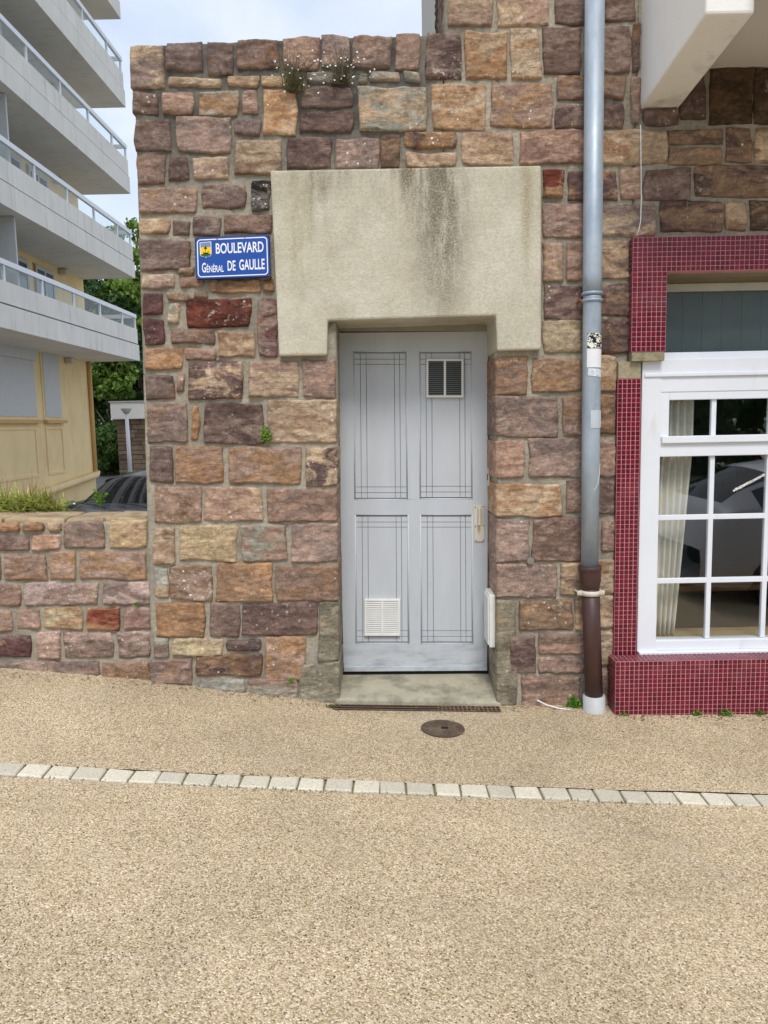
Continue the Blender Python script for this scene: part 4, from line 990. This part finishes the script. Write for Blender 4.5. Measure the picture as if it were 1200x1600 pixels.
lt, lb = W(199.5, 646, LY), W(204, 742, LY)
lp = thing('lamp_post', 'slim white lamp post standing before the stone garage', 'lamp post', (lb.x, LY, ZC))
MB().tube([(lb.x, LY, ZC), (lb.x-.02, LY, lt.z)], [.085, .065], 10).build('pole', RAIL, lp, True)
MB().tube([(lb.x-.02, LY, lt.z), (lb.x-.02, LY, lt.z+.05), (lb.x-.02, LY, lt.z+.17), (lb.x-.02, LY, lt.z+.2)], [.10, .13, .22, .20], 12).build('lamp_head', PVCG, lp, True)

# ------------------------------------------------------------------ cars
def car(name, label, cat, loc, rz, paint, Hs=1.0, L_=4.25, group=None):
    t = thing(name, label, cat, loc, group)
    M4 = Matrix.Translation(loc) @ Matrix.Rotation(rz, 4, 'Z')
    # stations: x (0 = nose), top z, belt z, half width at sill/mid, belt half width, roof half width
    ST = np.array([[0, .56, .50, .62, .60, .40], [.10, .70, .62, .74, .72, .5], [.45, .80, .72, .82, .80, .62], [1.0, .92, .84, .86, .84, .70], [1.22, .98, .90, .87, .85, .72],
        [1.55, 1.20, .93, .875, .85, .64], [1.90, 1.40, .95, .88, .85, .60], [2.35, 1.475, .96, .88, .85, .59], [2.9, 1.47, .97, .88, .84, .585], [3.45, 1.40, .985, .87, .83, .57],
        [3.85, 1.20, .99, .85, .80, .58], [4.12, .98, .95, .80, .76, .60], [4.22, .80, .76, .74, .70, .58], [4.25, .60, .58, .68, .66, .52]])
    xq = np.concatenate([np.linspace(0, 1.22, 16), np.linspace(1.25, 1.92, 12), np.linspace(1.96, 3.40, 22), np.linspace(3.45, 4.25, 18)])
    I = lambda c: np.interp(xq, ST[:, 0], ST[:, c])
    def sm(a): b = a.copy(); b[1:-1] = .25*a[:-2]+.5*a[1:-1]+.25*a[2:]; return b
    top, belt, wm, wbt, wr = [sm(I(c)) for c in range(1, 6)]
    sec = []
    for i in range(len(xq)):
        pr = [(0, .20), (wm[i]*.86, .20), (wm[i]*.97, .26), (wm[i], .45), (wm[i]*1.0, belt[i]*.78), (wbt[i], belt[i])]
        zr = belt[i]+(top[i]-belt[i])*.86
        for f in (.08, .3, .55, .78, .93): pr.append((wbt[i]+(wr[i]-wbt[i])*(f**1.1), belt[i]+(zr-belt[i])*f))
        for f in (0, .12, .3, .55, .8, 1): pr.append((wr[i]*(1-f)*(1 if f else .985), zr+(top[i]-zr)*math.sin(f*PI/2)**.75 if f else zr))
        sec.append(pr)
    A = np.array(sec); nS, nP = A.shape[:2]
    body, glw, gls, glr, blk = MB(), MB(), [MB(), MB()], MB(), MB()
    for sgn in (1, -1):
        V = np.stack([A[..., 0]*sgn, np.repeat((xq-L_/2)[:, None], nP, 1), A[..., 1]*Hs], -1)
        # bow the nose, screen and tail in plan
        V[..., 1] += np.where(xq < 2.2, .16, -.12)[:, None]*(np.abs(A[..., 0])/.88)**2*np.where((xq < 1.95) | (xq > 3.4), 1, .0)[:, None]
        Wd = [M4 @ Vector(v) for v in V.reshape(-1, 3)]
        for i in range(nS-1):
            for j in range(nP-1):
                x = (xq[i]+xq[i+1])/2; q = (i*nP+j, i*nP+j+1, (i+1)*nP+j+1, (i+1)*nP+j)
                if sgn > 0: q = q[::-1]
                if 1.30 < x < 1.90 and j >= 10: tgt = glw
                elif 3.50 < x < 4.0 and j >= 10: tgt = glr
                elif 6 <= j < 9 and 1.62 < x < 3.72 and not (2.48 < x < 2.56): tgt = gls[0 if sgn > 0 else 1]
                else: tgt = body
                tgt.add([Wd[k_] for k_ in q], [(0, 1, 2, 3)])
    def bw(mb, nm, mat):
        me = bpy.data.meshes.new(nm); import bmesh
        bm = bmesh.new(); vs = [bm.verts.new(v) for v in mb.v]
        for f in mb.f: bm.faces.new([vs[k_] for k_ in f])
        bmesh.ops.remove_doubles(bm, verts=bm.verts, dist=.0005); bm.to_mesh(me); bm.free(); return finish(nm, me, mat, t, True)
    bw(body, 'body', paint); bw(glw, 'windscreen', GLC); bw(glr, 'rear_window', GLC)
    for g_ in gls: bw(g_, 'side_window', GLC)
    TY = plain('tyre_rubber', (.02, .02, .02), .8); RM = plain('alloy', lin(170, 172, 176), .35, .05, metal=.7)
    for x, y in ((.86, -1.32), (-.86, -1.32), (.86, 1.28), (-.86, 1.28)):
        c = lambda a: M4 @ Vector((a, y, .31)); s_ = 1 if x > 0 else -1
        wl = MB(); wl.tube([c(x-s_*.22), c(x-s_*.215), c(x-s_*.02), c(x+s_*.005), c(x+s_*.012)], [.27, .31, .315, .29, .22], 24); w_ = wl.build('wheel', TY, t, True)
        rm_ = MB(); rm_.tube([c(x+s_*.010), c(x+s_*.018)], [.205, .20], 20); rm_.build('rim', RM, w_)
    LG = plain('lamp_glass', lin(225, 228, 232), .15, .02, spec=.7)
    for sgn in (1, -1):
        h_ = MB(); q = [M4 @ Vector((sgn*x, y, z)) for x, y, z in ((.36, -2.12, .55), (.66, -1.95, .58), (.68, -1.90, .72), (.40, -2.06, .68))]; n_ = (M4.to_3x3() @ Vector((0, -.02, .01)))
        h_.hexa(q, [p-n_*-3 for p in q]); h_.build('headlight', LG, t, bevel=.01)
        m_ = MB(); c = M4 @ Vector((sgn*.97, -.52, .98)); m_.tube([c+M4.to_3x3() @ Vector((-sgn*.12, 0, -.03)), c+M4.to_3x3() @ Vector((-sgn*.05, 0, 0)), c, c+M4.to_3x3() @ Vector((sgn*.09, .01, 0)), c+M4.to_3x3() @ Vector((sgn*.10, .01, 0))], [.03, .05, .075, .065, .03], 12); m_.build('wing_mirror', paint, t, True)
    for sgn in (.35, -.35):                                # wipers
        m_ = MB(); m_.tube([M4 @ Vector((sgn+.25, -1.02, .99)), M4 @ Vector((sgn, -.93, 1.03)), M4 @ Vector((sgn-.28, -.93, 1.06))], .009, 6); m_.build('wiper', TY, t)
    if Hs == 1: m_ = MB(); m_.tube([M4 @ Vector((0, .75, 1.46)), M4 @ Vector((0, .95, 1.56))], .008, 6); m_.build('aerial', TY, t)
    sb_ = MB()
    for x in (-.36, .36):
        c = M4 @ Vector((x, .1, .85)); sb_.box((c.x-.24, c.y-.07, c.z-.3), (c.x+.24, c.y+.07, c.z+.38))
    sb_.build('seat', TY, t, bevel=.05)
    return t
CP = M('dark_car_paint'); CP1 = CP.out(lin(44, 48, 54), .22, .6); CP.b.inputs['Coat Weight'].default_value = .6
CS = M('silver_car_paint'); CP2 = CS.out(lin(214, 218, 224), .3, .5); CS.b.inputs['Coat Weight'].default_value = .5
car('parked_car', 'dark car parked behind the low wall, its windscreen reflecting balconies', 'car', (-3.78, 12.2, -.46), math.radians(-12), CP1)
car('parked_car', 'silver white car seen only as a reflection in the window panes', 'car', (5.25, .9, float(gz(5.25, .9))), math.radians(90), CP2, 1.005)

# ------------------------------------------------------------------ trees
def tree(label, x, y, z0, h, r, n, mat, size=.22, group='trees behind the yard', low=.25, trunk=.16):
    t = thing('tree', label, 'tree', (x, y, z0), group)
    mb = MB(); tp_ = Vector((x+random.uniform(-.3, .3), y, z0+h*.7)); mb.tube([(x, y, z0-.2), (x+.05, y, z0+h*.3), tp_], [trunk, trunk*.75, trunk*.2], 8)
    ends = []
    for i in range(9):
        b0 = Vector((x, y, z0+h*random.uniform(.25, .6))); an = random.uniform(0, 6.28); e = b0+Vector((math.cos(an)*r*.7, math.sin(an)*r*.7, h*random.uniform(.08, .3))); mb.tube([b0, (b0+e)/2+Vector((0, 0, .1)), e], [trunk*.4, trunk*.25, .02], 6)
    mb.build('trunk', TWIG, t, True)
    nc = 60; cl = []
    while len(cl) < nc:
        d_ = rng.normal(size=3); d_ /= np.linalg.norm(d_); f = rng.random()**.4
        zc_ = z0+h*(low+(1-low)*(.5+.5*d_[2]*f)); cl.append((x+d_[0]*f*r, y+d_[1]*f*r, zc_, r*rng.uniform(.16, .34)))
    cl = np.array(cl); ci = rng.integers(0, nc, n); g_ = rng.normal(size=(n, 3)); g_ /= np.linalg.norm(g_, axis=1)[:, None]
    P = cl[ci, :3]+g_*(cl[ci, 3]*rng.random(n)**.45)[:, None]*np.array([1, 1, .75])
    u = rng.normal(size=(n, 3)); u[:, 2] -= .3; u /= np.linalg.norm(u, axis=1)[:, None]; v = np.cross(u, rng.normal(size=(n, 3))); v /= np.linalg.norm(v, axis=1)[:, None]
    s = size*rng.uniform(.55, 1.25, n)[:, None]
    Q = np.stack([P-u*s*.5, P+v*s*.3, P+u*s*.5, P-v*s*.3], 1).reshape(-1, 3)
    me = bpy.data.meshes.new('crown'); me.vertices.add(4*n); me.vertices.foreach_set('co', Q.ravel()); me.loops.add(4*n); me.loops.foreach_set('vertex_index', np.arange(4*n)); me.polygons.add(n)
    me.polygons.foreach_set('loop_start', np.arange(0, 4*n, 4)); me.update(calc_edges=True)
    finish('crown', me, mat, t); return t
T1 = leaf_mat('leaf_dark', lin(34, 62, 30), lin(62, 92, 42), lin(46, 76, 34)); T2 = leaf_mat('leaf_light', lin(84, 116, 44), lin(132, 152, 66), lin(96, 126, 50)); T3 = leaf_mat('leaf_mid', lin(54, 88, 40), lin(96, 122, 60))
def atx(px, Y): return W(px, 660, Y).x
tree('tall dark green tree just right of the yellow block', atx(196, 44), 44, ZC, 11.6, 4.4, 24000, T1, .34)
tree('light green tree beside the house corner below the balconies', atx(222, 41), 41, ZC, 12.4, 2.6, 11000, T2, .32, low=.35)
tree('bushy dark tree low behind the yellow block corner', atx(163, 40), 40, ZC, 9.2, 3.4, 20000, T1, .3, low=.05)
tree('small light green tree hanging before the dark ones', atx(176, 37), 37, ZC, 5.9, 1.2, 2600, T2, .26, low=.55)
tree('mid green tree far behind the garage roof', atx(240, 48), 48, ZC, 8.5, 4.5, 10000, T3, .36, low=.1)
tree('low green bush beside the garage wall', atx(176, 36), 36, ZC, 2.4, 1.6, 5000, T3, .22, low=.0, trunk=.08)
for i, (x, y, h, r) in enumerate(((3, -22, 9, 4.5), (10, -20, 8, 4.2), (16, -24, 10, 5), (24, -22, 9, 5))):
    tree(['dark tree across the street, far left of those reflected in panes', 'dark tree across the street reflected left of the glazing bar', 'dark tree across the street reflected above the silver car', 'dark tree across the street reflected at the photo edge'][i], x, y, -1.0, h, r, 7000, T1, .5, 'trees across the street', low=.02)
